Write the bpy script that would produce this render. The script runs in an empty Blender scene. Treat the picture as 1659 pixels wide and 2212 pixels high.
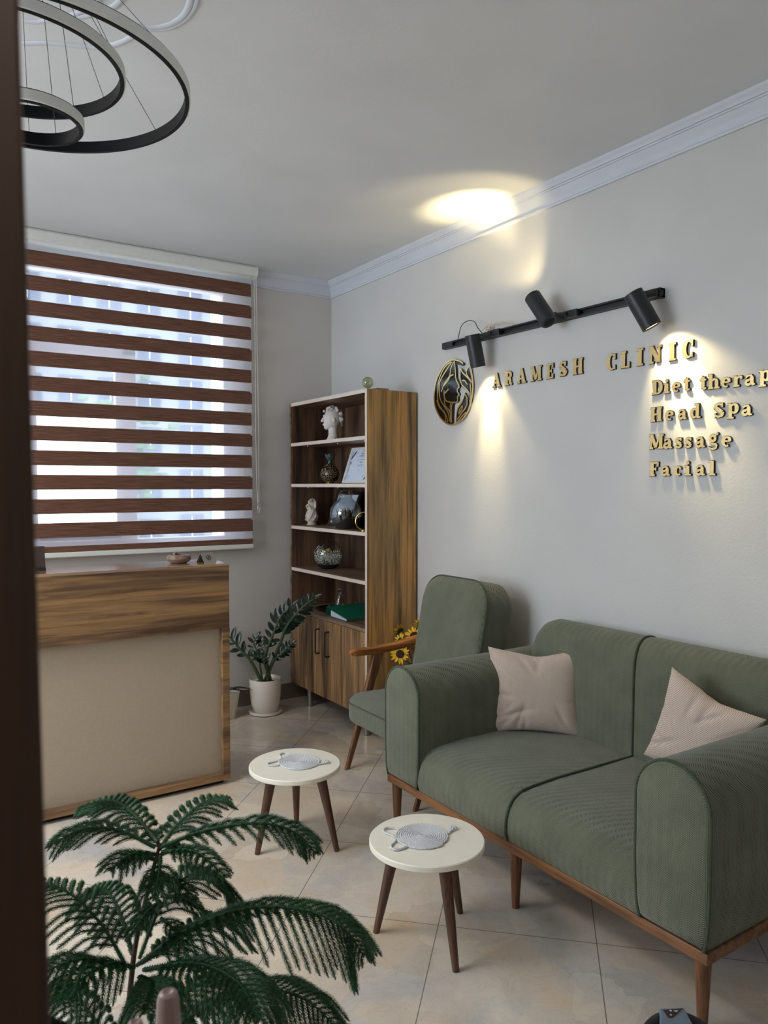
import bpy, bmesh, math, random
from mathutils import Vector, Matrix
import numpy as np
PI = math.pi
random.seed(7)
SC = bpy.context.scene
COL = SC.collection

# ---------------------------------------------------------------- camera, world, exposure
cam_d = bpy.data.cameras.new('camera'); cam = bpy.data.objects.new('camera', cam_d); COL.objects.link(cam)
cam.location = (0, 0, 1.45)
cam.rotation_euler = (math.radians(90 - 1.979), 0, math.radians(-33.512))
cam_d.sensor_fit = 'VERTICAL'; cam_d.sensor_height = 36; cam_d.lens = 36 * 1641.4 / 2212
cam_d.clip_start = 0.02; cam_d.clip_end = 300
cam_d.dof.use_dof = True; cam_d.dof.focus_distance = 2.9; cam_d.dof.aperture_fstop = 9.0
SC.camera = cam
SC.view_settings.view_transform = 'Standard'; SC.view_settings.look = 'None'
SC.view_settings.gamma = 1; SC.view_settings.use_curve_mapping = False
SC.view_settings.exposure = 0.06
world = bpy.data.worlds.new('world'); SC.world = world; world.use_nodes = True
bg = world.node_tree.nodes['Background']
bg.inputs[0].default_value = (0.70, 0.84, 1.0, 1); bg.inputs[1].default_value = 5.2

def area(name, loc, rot, sx, sy, power, col, portal=False, spread=180):
    d = bpy.data.lights.new(name, 'AREA'); d.shape = 'RECTANGLE'; d.size = sx; d.size_y = sy
    d.energy = power; d.color = col; d.spread = math.radians(spread)
    o = bpy.data.objects.new(name, d); o.location = loc; o.rotation_euler = rot; COL.objects.link(o)
    if portal: d.cycles.is_portal = True
    return o
# daylight portal in the front window, added fill lights: unseen side window, ceiling panel, hall lamp
area('window_portal', (1.30, 4.80, 1.90), (math.radians(-90), 0, 0), 1.36, 1.67, 1, (1, 1, 1), portal=True)
area('side_fill_light', (-2.08, 2.7, 1.75), (0, math.radians(-90), 0), 1.5, 2.0, 40, (0.84, 0.92, 1.0))
area('ceiling_fill_light', (-0.55, 3.0, 2.815), (0, 0, 0), 0.6, 1.2, 26, (1.0, 0.97, 0.92), spread=130)
area('hall_fill_light', (0.2, -0.9, 2.83), (0, 0, 0), 0.5, 0.5, 8, (1.0, 0.88, 0.78))
sun_d = bpy.data.lights.new('sun', 'SUN'); sun_d.energy = 8.0; sun_d.angle = 0.01; sun_d.color = (1, 0.97, 0.92)
sun = bpy.data.objects.new('sun', sun_d); COL.objects.link(sun); sun.location = (0, -5, 20)
sun.rotation_euler = Vector((-0.35, -0.75, 0.75)).to_track_quat('Z', 'Y').to_euler()

# ---------------------------------------------------------------- materials
def lin(c):
    return tuple(((x / 255) / 12.92 if x / 255 <= 0.04045 else ((x / 255 + 0.055) / 1.055) ** 2.4) for x in c) + (1,)
def new_mat(name):
    m = bpy.data.materials.new(name); m.use_nodes = True
    return m, m.node_tree.nodes, m.node_tree.links, m.node_tree.nodes['Principled BSDF']
def coords(n, l, scale=(1, 1, 1), rot=(0, 0, 0), loc=(0, 0, 0)):
    t = n.new('ShaderNodeTexCoord'); mp = n.new('ShaderNodeMapping')
    mp.inputs['Scale'].default_value = scale; mp.inputs['Rotation'].default_value = rot; mp.inputs['Location'].default_value = loc
    l.new(t.outputs['Object'], mp.inputs['Vector']); return mp.outputs[0]
def noise(n, l, vec, scale, detail=3, rough=0.5, dist=0.0):
    x = n.new('ShaderNodeTexNoise'); x.inputs['Scale'].default_value = scale; x.inputs['Detail'].default_value = detail
    x.inputs['Roughness'].default_value = rough; x.inputs['Distortion'].default_value = dist
    if vec: l.new(vec, x.inputs['Vector'])
    return x.outputs['Fac']
def ramp(n, l, fac, stops):
    r = n.new('ShaderNodeValToRGB'); e = r.color_ramp.elements
    while len(e) < len(stops): e.new(0.5)
    for i, (p, c) in enumerate(stops):
        e[i].position = p; e[i].color = c if len(c) == 4 else lin(c)
    l.new(fac, r.inputs[0]); return r.outputs[0]
def mixc(n, l, a, b, fac, mode='MIX'):
    x = n.new('ShaderNodeMix'); x.data_type = 'RGBA'; x.blend_type = mode
    for s, v in ((6, a), (7, b), (0, fac)):
        if isinstance(v, (int, float)): x.inputs[s].default_value = v
        elif isinstance(v, tuple): x.inputs[s].default_value = v
        else: l.new(v, x.inputs[s])
    return x.outputs[2]
def bump(n, l, b, h, strength, dist=0.002):
    x = n.new('ShaderNodeBump'); x.inputs['Strength'].default_value = strength; x.inputs['Distance'].default_value = dist
    l.new(h, x.inputs['Height']); l.new(x.outputs[0], b.inputs['Normal'])
def math_n(n, l, op, a, b=None):
    x = n.new('ShaderNodeMath'); x.operation = op
    for i, v in enumerate((a, b)):
        if v is None: continue
        if isinstance(v, (int, float)): x.inputs[i].default_value = v
        else: l.new(v, x.inputs[i])
    return x.outputs[0]
def plain(name, col, rough=0.5, metal=0.0, nscale=40, var=0.06, bstr=0.0, spec=0.5, emit=None):
    m, n, l, b = new_mat(name)
    v = coords(n, l); f = noise(n, l, v, nscale, 3)
    c = lin(col); d = tuple(max(0, x * (1 - var * 2)) for x in c[:3]) + (1,)
    l.new(ramp(n, l, f, [(0.3, d), (0.7, c)]), b.inputs['Base Color'])
    b.inputs['Roughness'].default_value = rough; b.inputs['Metallic'].default_value = metal
    b.inputs['Specular IOR Level'].default_value = spec
    if bstr: bump(n, l, b, f, bstr)
    if emit:
        b.inputs['Emission Color'].default_value = lin(emit[0]); b.inputs['Emission Strength'].default_value = emit[1]
    return m
def wall_mat(name, col):
    m, n, l, b = new_mat(name)
    v = coords(n, l); f = noise(n, l, v, 90, 4, 0.6); g = noise(n, l, v, 2.5, 2)
    c = lin(col); d = tuple(x * 0.95 for x in c[:3]) + (1,)
    l.new(ramp(n, l, g, [(0.35, d), (0.65, c)]), b.inputs['Base Color'])
    b.inputs['Roughness'].default_value = 0.62; b.inputs['Specular IOR Level'].default_value = 0.35
    bump(n, l, b, f, 0.22, 0.003); return m
def wood(name, dark, mid, light, axis='z', scale=1.0, rough=0.42, seed=0.0, contrast=1.0):
    m, n, l, b = new_mat(name)
    s = {'x': (0.55, 7, 7), 'y': (7, 0.55, 7), 'z': (7, 7, 0.55)}[axis]
    v = coords(n, l, tuple(k * scale for k in s), loc=(seed, seed * 0.7, seed * 1.3))
    a = noise(n, l, v, 1.0, 5, 0.62, 0.5)
    s2 = {'x': (2.2, 70, 70), 'y': (70, 2.2, 70), 'z': (70, 70, 2.2)}[axis]
    v2 = coords(n, l, s2); f = noise(n, l, v2, 1.0, 4, 0.65, 0.2)
    w = 0.16 / contrast
    c1 = ramp(n, l, a, [(0.5 - w * 1.3, dark), (0.5 - w * 0.35, mid), (0.5 + w * 0.55, light), (0.5 + w * 1.35, mid)])
    c2 = ramp(n, l, f, [(0.36, (0.48, 0.45, 0.42, 1)), (0.58, (1, 1, 1, 1))])
    s3 = {'x': (1.1, 26, 26), 'y': (26, 1.1, 26), 'z': (26, 26, 1.1)}[axis]
    v3 = coords(n, l, tuple(k * scale for k in s3), loc=(seed * 2, seed, seed)); h = noise(n, l, v3, 1.0, 6, 0.6, 0.9)
    c3 = ramp(n, l, h, [(0.38, (0.50, 0.46, 0.42, 1)), (0.47, (0.98, 0.97, 0.96, 1)), (0.60, (1.12, 1.08, 1.0, 1))])
    c1 = mixc(n, l, c1, c3, 0.85, 'MULTIPLY')
    l.new(mixc(n, l, c1, c2, 0.62, 'MULTIPLY'), b.inputs['Base Color'])
    b.inputs['Roughness'].default_value = rough
    bump(n, l, b, f, 0.12, 0.001); return m
def fabric(name, dark, light, k=1300, w=95, bstr=0.6, hue=None):
    """woven herringbone: fine diagonal ribs whose lean flips from column to column"""
    m, n, l, b = new_mat(name)
    t = n.new('ShaderNodeTexCoord'); s = n.new('ShaderNodeSeparateXYZ'); l.new(t.outputs['Object'], s.inputs[0])
    x, y, z = s.outputs
    A = math_n(n, l, 'ADD', y, math_n(n, l, 'MULTIPLY', x, 0.5))
    B = math_n(n, l, 'ADD', z, x)
    tri = math_n(n, l, 'PINGPONG', math_n(n, l, 'MULTIPLY', A, w), 1.0)
    ph = math_n(n, l, 'ADD', math_n(n, l, 'MULTIPLY', B, k), math_n(n, l, 'MULTIPLY', tri, k / w))
    rib = math_n(n, l, 'SINE', ph)
    cross = math_n(n, l, 'SINE', math_n(n, l, 'MULTIPLY', A, k * 1.6))
    h = math_n(n, l, 'ADD', math_n(n, l, 'MULTIPLY', rib, 0.35), math_n(n, l, 'MULTIPLY', cross, 0.15))
    h = math_n(n, l, 'ADD', h, 0.5)
    c = ramp(n, l, h, [(0.15, dark), (0.75, light)])
    g = noise(n, l, t.outputs['Object'], 9, 4, 0.6)
    g2 = ramp(n, l, g, [(0.3, (0.78, 0.80, 0.78, 1)), (0.7, (1.12, 1.1, 1.08, 1))])
    l.new(mixc(n, l, c, g2, 0.8, 'MULTIPLY'), b.inputs['Base Color'])
    b.inputs['Roughness'].default_value = 0.85; b.inputs['Specular IOR Level'].default_value = 0.2
    b.inputs['Sheen Weight'].default_value = 0.25; b.inputs['Sheen Roughness'].default_value = 0.4
    bump(n, l, b, h, bstr, 0.0015); return m
def waffle(name, dark, light):
    m, n, l, b = new_mat(name)
    t = n.new('ShaderNodeTexCoord'); s = n.new('ShaderNodeSeparateXYZ'); l.new(t.outputs['Object'], s.inputs[0])
    x, y, z = s.outputs
    p = math_n(n, l, 'MULTIPLY', math_n(n, l, 'SUBTRACT', x, y), 0.72)
    a = math_n(n, l, 'SINE', math_n(n, l, 'MULTIPLY', math_n(n, l, 'ADD', p, z), 950))
    c = math_n(n, l, 'SINE', math_n(n, l, 'MULTIPLY', math_n(n, l, 'SUBTRACT', p, z), 950))
    h = math_n(n, l, 'ADD', math_n(n, l, 'MULTIPLY', math_n(n, l, 'ADD', a, c), 0.25), 0.5)
    l.new(ramp(n, l, h, [(0.1, dark), (0.6, light)]), b.inputs['Base Color'])
    b.inputs['Roughness'].default_value = 0.9; b.inputs['Specular IOR Level'].default_value = 0.15; b.inputs['Sheen Weight'].default_value = 0.2
    bump(n, l, b, h, 0.7, 0.0015); return m
def marble(name):
    m, n, l, b = new_mat(name)
    t = n.new('ShaderNodeTexCoord'); o = t.outputs['Object']
    d = n.new('ShaderNodeTexNoise'); d.inputs['Scale'].default_value = 5; d.inputs['Detail'].default_value = 4; l.new(o, d.inputs['Vector'])
    mx = n.new('ShaderNodeMix'); mx.data_type = 'RGBA'; mx.blend_type = 'ADD'; mx.inputs[0].default_value = 0.22
    l.new(o, mx.inputs[6]); l.new(d.outputs['Color'], mx.inputs[7])
    vo = n.new('ShaderNodeTexVoronoi'); vo.inputs['Scale'].default_value = 5; l.new(mx.outputs[2], vo.inputs['Vector'])
    vo2 = n.new('ShaderNodeTexVoronoi'); vo2.inputs['Scale'].default_value = 13; l.new(mx.outputs[2], vo2.inputs['Vector'])
    sp2 = n.new('ShaderNodeSeparateColor'); l.new(vo2.outputs['Color'], sp2.inputs[0])
    cc = ramp(n, l, sp2.outputs[1], [(0.0, (0.80, 0.78, 0.76, 1)), (0.5, (1, 1, 1, 1)), (1.0, (1.08, 1.07, 1.06, 1))])
    sp = n.new('ShaderNodeSeparateColor'); l.new(vo.outputs['Color'], sp.inputs[0])
    c = ramp(n, l, sp.outputs[0], [(0.0, (176, 160, 142)), (0.3, (212, 198, 180)), (0.6, (184, 180, 176)), (1.0, (222, 212, 196))])
    g = noise(n, l, o, 2.3, 5, 0.6, 0.8)
    c2 = ramp(n, l, g, [(0.34, (168, 168, 172)), (0.5, (206, 194, 178)), (0.66, (212, 186, 156))])
    c = mixc(n, l, mixc(n, l, c, cc, 0.45, 'MULTIPLY'), c2, 0.5)
    f = noise(n, l, o, 6, 6, 0.7, 2.2)
    ve = ramp(n, l, f, [(0.485, (1, 1, 1, 1)), (0.5, (0.86, 0.80, 0.73, 1)), (0.515, (1, 1, 1, 1))])
    c = mixc(n, l, c, ve, 0.75, 'MULTIPLY')
    # grout: tiles laid at 45 degrees, 0.5055 m
    s = n.new('ShaderNodeSeparateXYZ'); l.new(o, s.inputs[0])
    def line(expr, off):
        q = math_n(n, l, 'SUBTRACT', expr, off)
        return math_n(n, l, 'PINGPONG', q, 0.3575)
    a = line(math_n(n, l, 'SUBTRACT', s.outputs[0], s.outputs[1]), 0.27)
    e = line(math_n(n, l, 'ADD', s.outputs[0], s.outputs[1]), 3.46)
    # pingpong reaches 0 every second line only at multiples of 2*0.3575 = 0.715
    g1 = math_n(n, l, 'MINIMUM', a, e)
    mask = math_n(n, l, 'LESS_THAN', g1, 0.0021)
    c = mixc(n, l, c, lin((120, 112, 104)), mask)
    l.new(c, b.inputs['Base Color'])
    b.inputs['Roughness'].default_value = 0.09; b.inputs['Specular IOR Level'].default_value = 0.6
    return m
def clear_glass(name, tint=(0.95, 0.97, 0.97), gloss=0.10, rough=0.02):
    m, n, l, b = new_mat(name); n.remove(b)
    out = n['Material Output']
    tr = n.new('ShaderNodeBsdfTransparent'); tr.inputs[0].default_value = tint + (1,)
    gl = n.new('ShaderNodeBsdfGlossy'); gl.inputs['Roughness'].default_value = rough
    lw = n.new('ShaderNodeLayerWeight'); lw.inputs[0].default_value = 0.25
    f = math_n(n, l, 'ADD', math_n(n, l, 'MULTIPLY', lw.outputs['Facing'], 0.55), gloss)
    mx = n.new('ShaderNodeMixShader'); l.new(f, mx.inputs[0]); l.new(tr.outputs[0], mx.inputs[1]); l.new(gl.outputs[0], mx.inputs[2])
    l.new(mx.outputs[0], out.inputs[0]); return m
def sheer(name, col, transp, streaks=False):
    m, n, l, b = new_mat(name); n.remove(b)
    out = n['Material Output']
    df = n.new('ShaderNodeBsdfDiffuse'); tl = n.new('ShaderNodeBsdfTranslucent'); tr = n.new('ShaderNodeBsdfTransparent')
    if streaks:
        v = coords(n, l, (6, 6, 260)); f = noise(n, l, v, 1.0, 4, 0.7)
        c = ramp(n, l, f, [(0.35, tuple(k * 0.62 for k in lin(col)[:3]) + (1,)), (0.68, tuple(min(1, k * 1.5) for k in lin(col)[:3]) + (1,))])
        l.new(c, df.inputs[0]); l.new(c, tl.inputs[0])
    else:
        df.inputs[0].default_value = lin(col); tl.inputs[0].default_value = lin(col)
    m1 = n.new('ShaderNodeMixShader'); m1.inputs[0].default_value = 0.5 if not streaks else 0.10
    l.new(df.outputs[0], m1.inputs[1]); l.new(tl.outputs[0], m1.inputs[2])
    m2 = n.new('ShaderNodeMixShader'); m2.inputs[0].default_value = transp
    l.new(m1.outputs[0], m2.inputs[1]); l.new(tr.outputs[0], m2.inputs[2]); l.new(m2.outputs[0], out.inputs[0]); return m

M = {}
M['wall'] = wall_mat('wall_paint', (207, 205, 202)); M['wall_back'] = wall_mat('wall_paint_back_shaded', (205, 199, 193))  # back wall browner: shade beside the window put into its colour
M['ceiling'] = wall_mat('ceiling_paint', (220, 221, 222)); M['plaster'] = plain('plaster_white', (208, 211, 219), 0.5, nscale=8, var=0.02)
M['floor'] = marble('marble_tiles')
M['skirting'] = plain('brown_skirting_tile', (120, 104, 92), 0.35, nscale=6, var=0.12)
M['jamb'] = wood('dark_door_wood', (54, 38, 30), (70, 52, 43), (84, 62, 50), 'z')
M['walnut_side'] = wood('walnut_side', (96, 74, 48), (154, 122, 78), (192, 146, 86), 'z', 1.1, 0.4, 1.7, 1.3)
M['walnut_in_shade'] = wood('walnut_inside_shaded', (50, 36, 30), (88, 64, 52), (124, 94, 70), 'z', 1.3, 0.45, 3.1, 1.3)  # shade inside the bookcase put into the colour, darker than the side walnut
M['walnut_door'] = wood('walnut_door', (86, 66, 50), (138, 108, 80), (184, 146, 104), 'z', 1.4, 0.42, 5.3, 1.5)
M['walnut_shelf'] = wood('walnut_shelf', (92, 72, 58), (124, 100, 82), (150, 124, 102), 'y', 1.6, 0.4, 2.2)
M['edge_band'] = plain('pale_edge_band', (218, 202, 188), 0.4, nscale=60, var=0.05)
M['counter'] = wood('counter_walnut', (80, 58, 42), (126, 98, 72), (160, 124, 84), 'x', 1.2, 0.33, 4.4, 1.3)
M['counter_top'] = wood('counter_top_walnut_sheen', (120, 92, 70), (160, 126, 96), (186, 150, 116), 'x', 1.5, 0.07, 7.4)  # lighter than the counter: window reflection partly put into the colour
_b = M['counter_top'].node_tree.nodes['Principled BSDF']; _b.inputs['Specular IOR Level'].default_value = 1.0; _b.inputs['Coat Weight'].default_value = 1.0; _b.inputs['Coat Roughness'].default_value = 0.16; _b.inputs['Coat IOR'].default_value = 1.8
M['beige_panel'] = plain('beige_panel', (176, 160, 140), 0.55, nscale=120, var=0.03)
M['green'] = fabric('green_weave', (58, 62, 52), (132, 134, 115), w=62)
M['green_pipe'] = fabric('green_piping', (50, 58, 48), (84, 93, 76), k=900, w=60, bstr=0.3)
M['pillow'] = waffle('beige_waffle', (156, 138, 126), (214, 194, 180))
M['sofa_wood'] = wood('honey_wood', (80, 52, 32), (112, 74, 46), (136, 92, 58), 'z', 3, 0.4, 0.4)
M['sofa_rail'] = wood('honey_wood_rail', (86, 58, 36), (120, 80, 50), (144, 100, 64), 'y', 3, 0.4, 0.4)
M['arm_wood'] = wood('armrest_wood', (122, 74, 36), (176, 112, 56), (202, 138, 74), 'x', 3, 0.25, 0.9)
M['dark_leg'] = wood('dark_stained_leg', (54, 34, 24), (78, 50, 36), (96, 64, 46), 'z', 3, 0.4, 0.6)
M['cream'] = plain('cream_laminate', (236, 230, 214), 0.42, nscale=14, var=0.03)
M['rope'] = plain('cotton_rope', (214, 214, 218), 0.9, nscale=300, var=0.12)
M['white_gloss'] = plain('white_ceramic', (232, 224, 214), 0.22, nscale=5, var=0.02)
M['soil'] = plain('soil', (74, 56, 44), 0.95, nscale=120, var=0.3, bstr=0.6)
M['leaf'] = plain('waxy_leaf', (26, 50, 38), 0.25, nscale=25, var=0.25)
M['leaf_stem'] = plain('plant_stem', (62, 82, 52), 0.4, nscale=30, var=0.1)
M['pine'] = plain('pine_needles', (42, 88, 50), 0.5, nscale=14, var=0.3, spec=0.35)
M['bark'] = plain('pine_bark', (74, 52, 36), 0.85, nscale=90, var=0.25, bstr=0.5)
M['black'] = plain('matt_black_metal', (34, 35, 38), 0.42, nscale=60, var=0.05)
M['ring_black'] = plain('ring_black', (8, 9, 14), 0.5, nscale=60, var=0.05, spec=0.15)
M['black_gloss'] = plain('black_acrylic', (12, 12, 13), 0.12, nscale=50, var=0.02)
M['gold'] = plain('gold_mirror', (240, 212, 152), 0.26, 1.0, nscale=70, var=0.05)
M['brass'] = plain('brass', (214, 184, 110), 0.25, 1.0, nscale=70, var=0.05)
M['steel'] = plain('brushed_steel', (168, 166, 162), 0.35, 0.9, nscale=70, var=0.05)
M['diffuser'] = plain('ring_diffuser', (232, 234, 232), 0.5, nscale=50, var=0.02)
M['wire'] = plain('thin_wire', (88, 84, 80), 0.5, nscale=50, var=0.02)
M['wire_pale'] = plain('pale_wire', (208, 190, 170), 0.5, nscale=50, var=0.02)
M['white_plastic'] = plain('white_plastic', (226, 226, 220), 0.3, nscale=50, var=0.02)
M['pvc'] = plain('pale_window_frame', (232, 214, 218), 0.35, nscale=20, var=0.02)
M['band'] = sheer('brown_blind_band', (116, 84, 70), 0.0, True)
M['sheer'] = sheer('sheer_net', (238, 236, 242), 0.72)
M['glass'] = clear_glass('window_glass', gloss=0.03)
M['glass_obj'] = clear_glass('decor_glass', (0.9, 0.93, 0.93), 0.08)
M['smoke_glass'] = clear_glass('smoky_glass', (0.86, 0.90, 0.90), 0.14)
M['ball_glass'] = clear_glass('ball_glass', (0.72, 0.72, 0.56), 0.10)
M['bust'] = plain('white_plaster_figure', (226, 216, 210), 0.5, nscale=30, var=0.04)
M['cherub'] = plain('ivory_resin', (214, 200, 184), 0.55, nscale=60, var=0.12)
M['teal'] = plain('teal_glaze', (74, 98, 96), 0.25, nscale=90, var=0.3)
M['paper'] = plain('certificate_paper', (214, 222, 238), 0.5, nscale=20, var=0.02)
M['navy'] = plain('navy_print', (34, 44, 74), 0.5)
M['print'] = plain('grey_print', (110, 116, 130), 0.6)
M['red_print'] = plain('red_print', (186, 74, 92), 0.5)
M['dark_frame'] = plain('dark_wood_frame', (58, 44, 40), 0.4)
M['pebble'] = plain('dark_blue_pebbles', (36, 42, 58), 0.4, nscale=120, var=0.4, bstr=0.8)
M['gyp'] = plain('dried_white_blossom', (246, 244, 232), 0.8)
M['gyp_stem'] = plain('dried_stem', (120, 128, 96), 0.8)
M['yellow'] = plain('yellow_ball_flower', (212, 170, 66), 0.8, nscale=300, var=0.2)
M['petal'] = plain('sunflower_petal', (246, 192, 24), 0.55, nscale=60, var=0.12)
M['seed'] = plain('sunflower_disc', (62, 38, 26), 0.9, nscale=200, var=0.4, bstr=0.8)
M['binder'] = plain('green_binder_cover', (12, 108, 84), 0.45, nscale=60, var=0.04)
M['page'] = plain('paper_stack', (216, 218, 232), 0.7, nscale=200, var=0.08)
M['wood_bowl'] = wood('carved_dark_wood', (84, 66, 58), (118, 96, 84), (142, 118, 102), 'x', 4, 0.35, 0.3)
M['taupe'] = plain('taupe_plastic', (142, 120, 116), 0.3, nscale=10, var=0.03)
M['rubber'] = plain('black_rubber', (20, 20, 24), 0.35)
M['grey_plastic'] = plain('blue_grey_plastic', (118, 132, 146), 0.45)
M['green_glass'] = plain('green_bottle', (92, 146, 104), 0.2)
M['lamp_face'] = plain('lit_reflector', (240, 225, 190), 0.3, emit=((255, 232, 190), 1.6))
M['fill_face'] = plain('fill_lamp_face', (240, 236, 226), 0.4, emit=((255, 244, 224), 3.0))  # glowing face of the added fill lamps
M['facade'] = plain('cream_stone', (108, 112, 118), 0.8, nscale=0.3, var=0.05)
M['facade_line'] = plain('stone_joint', (104, 108, 114), 0.8)
M['facade_glass'] = plain('blue_window', (20, 44, 80), 0.15)
M['facade_frame'] = plain('dark_window_surround', (40, 56, 78), 0.5)
M['street'] = plain('sunlit_paving', (176, 176, 172), 0.9, nscale=1, var=0.1)
M['white_roof'] = plain('white_canopy', (240, 240, 238), 0.7)
M['tree_leaf'] = plain('street_tree_leaf', (60, 104, 62), 0.7, nscale=2, var=0.3)
# inlaid vase pattern
def inlay():
    m, n, l, b = new_mat('inlaid_pattern'); v = coords(n, l)
    vo = n.new('ShaderNodeTexVoronoi'); vo.inputs['Scale'].default_value = 42; l.new(v, vo.inputs['Vector'])
    c = ramp(n, l, vo.outputs['Distance'], [(0.0, (70, 90, 96)), (0.16, (16, 13, 14)), (0.30, (20, 16, 16)), (0.38, (190, 166, 120)), (0.47, (18, 14, 14)), (0.66, (20, 16, 16)), (0.74, (150, 130, 96)), (0.85, (12, 10, 12))])
    l.new(c, b.inputs['Base Color']); b.inputs['Roughness'].default_value = 0.25; return m
M['inlay'] = inlay()

# ---------------------------------------------------------------- mesh builder
WORLD = {}
class MB:
    def __init__(s): s.v = []; s.f = []; s.mi = []; s.cur = 0
    def add(s, vs, fs):
        k = len(s.v); s.v += [tuple(p) for p in vs]; s.f += [tuple(i + k for i in f) for f in fs]; s.mi += [s.cur] * len(fs); return s
    def box(s, a, b, rot=None, pivot=None):
        x0, y0, z0 = a; x1, y1, z1 = b
        vs = [Vector(p) for p in ((x0, y0, z0), (x1, y0, z0), (x1, y1, z0), (x0, y1, z0), (x0, y0, z1), (x1, y0, z1), (x1, y1, z1), (x0, y1, z1))]
        if rot is not None:
            pv = Vector(pivot) if pivot is not None else sum(vs, Vector()) / 8
            vs = [rot @ (p - pv) + pv for p in vs]
        return s.add(vs, [(0, 3, 2, 1), (4, 5, 6, 7), (0, 1, 5, 4), (1, 2, 6, 5), (2, 3, 7, 6), (3, 0, 4, 7)])
    def tube(s, pts, r, n=10, cap=True, twist=None, flat=1.0, up=None):
        pts = [Vector(p) for p in pts]; m = len(pts)
        rs = r if hasattr(r, '__len__') else [r] * m
        T = [(pts[min(i + 1, m - 1)] - pts[max(i - 1, 0)]).normalized() for i in range(m)]
        u = Vector(up) if up is not None else (Vector((0, 0, 1)) if abs(T[0].z) < 0.9 else Vector((1, 0, 0)))
        vs = []; fs = []
        for i in range(m):
            u = (u - T[i] * u.dot(T[i]))
            if u.length < 1e-6: u = T[i].orthogonal()
            u.normalize(); w = T[i].cross(u)
            for k in range(n):
                a = 2 * PI * k / n; rr = rs[i]
                if twist: rr *= 1 + 0.28 * math.cos(2 * a - twist * i)
                vs.append(pts[i] + u * (math.sin(a) * rr * flat) + w * (math.cos(a) * rr))
        for i in range(m - 1):
            for k in range(n):
                k2 = (k + 1) % n
                fs.append((i * n + k, i * n + k2, (i + 1) * n + k2, (i + 1) * n + k))
        if cap:
            fs.append(tuple(range(n - 1, -1, -1))); fs.append(tuple((m - 1) * n + k for k in range(n)))
        return s.add(vs, fs)
    def cyl(s, p0, p1, r0, r1=None, n=24, cap=True): return s.tube([p0, p1], [r0, r0 if r1 is None else r1], n, cap)
    def lathe(s, c, prof, n=32, axis=None, cap=True):
        c = Vector(c); q = Vector((0, 0, 1)).rotation_difference(Vector(axis)) if axis is not None else None
        vs = []; fs = []; m = len(prof)
        for r, z in prof:
            for k in range(n):
                a = 2 * PI * k / n; p = Vector((r * math.cos(a), r * math.sin(a), z))
                if q: p = q @ p
                vs.append(c + p)
        for i in range(m - 1):
            for k in range(n):
                k2 = (k + 1) % n; fs.append((i * n + k, i * n + k2, (i + 1) * n + k2, (i + 1) * n + k))
        if cap:
            if prof[0][0] > 1e-4: fs.append(tuple(range(n - 1, -1, -1)))
            if prof[-1][0] > 1e-4: fs.append(tuple((m - 1) * n + k for k in range(n)))
        return s.add(vs, fs)
    def ball(s, c, r, n=12, m=8, sc=(1, 1, 1), rot=None):
        c = Vector(c); vs = [] ; fs = []
        for i in range(m + 1):
            t = PI * i / m
            for k in range(n):
                a = 2 * PI * k / n; p = Vector((math.sin(t) * math.cos(a) * r * sc[0], math.sin(t) * math.sin(a) * r * sc[1], math.cos(t) * r * sc[2]))
                if rot is not None: p = rot @ p
                vs.append(c + p)
        for i in range(m):
            for k in range(n):
                k2 = (k + 1) % n; fs.append((i * n + k, (i + 1) * n + k, (i + 1) * n + k2, i * n + k2))
        return s.add(vs, fs)
    def loft(s, secs, cap=True, closed=True):
        n = len(secs[0]); vs = [p for q in secs for p in q]; fs = []
        for i in range(len(secs) - 1):
            for k in range(n if closed else n - 1):
                k2 = (k + 1) % n; fs.append((i * n + k, i * n + k2, (i + 1) * n + k2, (i + 1) * n + k))
        if cap: fs.append(tuple(range(n - 1, -1, -1))); fs.append(tuple((len(secs) - 1) * n + k for k in range(n)))
        return s.add(vs, fs)
    def prism(s, poly, fn, d0, d1):
        """poly: 2-D outline, fn(a, b, d) -> point"""
        n = len(poly); vs = [fn(a, b, d0) for a, b in poly] + [fn(a, b, d1) for a, b in poly]
        fs = [tuple(range(n - 1, -1, -1)), tuple(range(n, 2 * n))] + [(k, (k + 1) % n, n + (k + 1) % n, n + k) for k in range(n)]
        return s.add(vs, fs)
    def ribbon(s, pts, w, fn, d0, d1, ext=0.0):
        pts = [Vector(p) for p in pts]; m = len(pts); ws = w if hasattr(w, '__len__') else [w] * m
        if ext:
            pts = list(pts); a = (pts[0] - pts[1]).normalized(); b = (pts[-1] - pts[-2]).normalized()
            pts[0] = pts[0] + a * ext; pts[-1] = pts[-1] + b * ext; ws = [x + 2 * ext for x in ws]
        L = []; R = []
        for i in range(m):
            t = (pts[min(i + 1, m - 1)] - pts[max(i - 1, 0)]).normalized(); nn = Vector((-t.y, t.x))
            L.append(pts[i] + nn * ws[i] / 2); R.append(pts[i] - nn * ws[i] / 2)
        vs = []; fs = []
        for i in range(m):
            for q, d in ((L[i], d0), (R[i], d0), (R[i], d1), (L[i], d1)): vs.append(fn(q.x, q.y, d))
        for i in range(m - 1):
            for k in range(4):
                k2 = (k + 1) % 4; fs.append((i * 4 + k, i * 4 + k2, i * 4 + 4 + k2, i * 4 + 4 + k))
        fs.append((3, 2, 1, 0)); fs.append(tuple((m - 1) * 4 + k for k in range(4)))
        return s.add(vs, fs)
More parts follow.
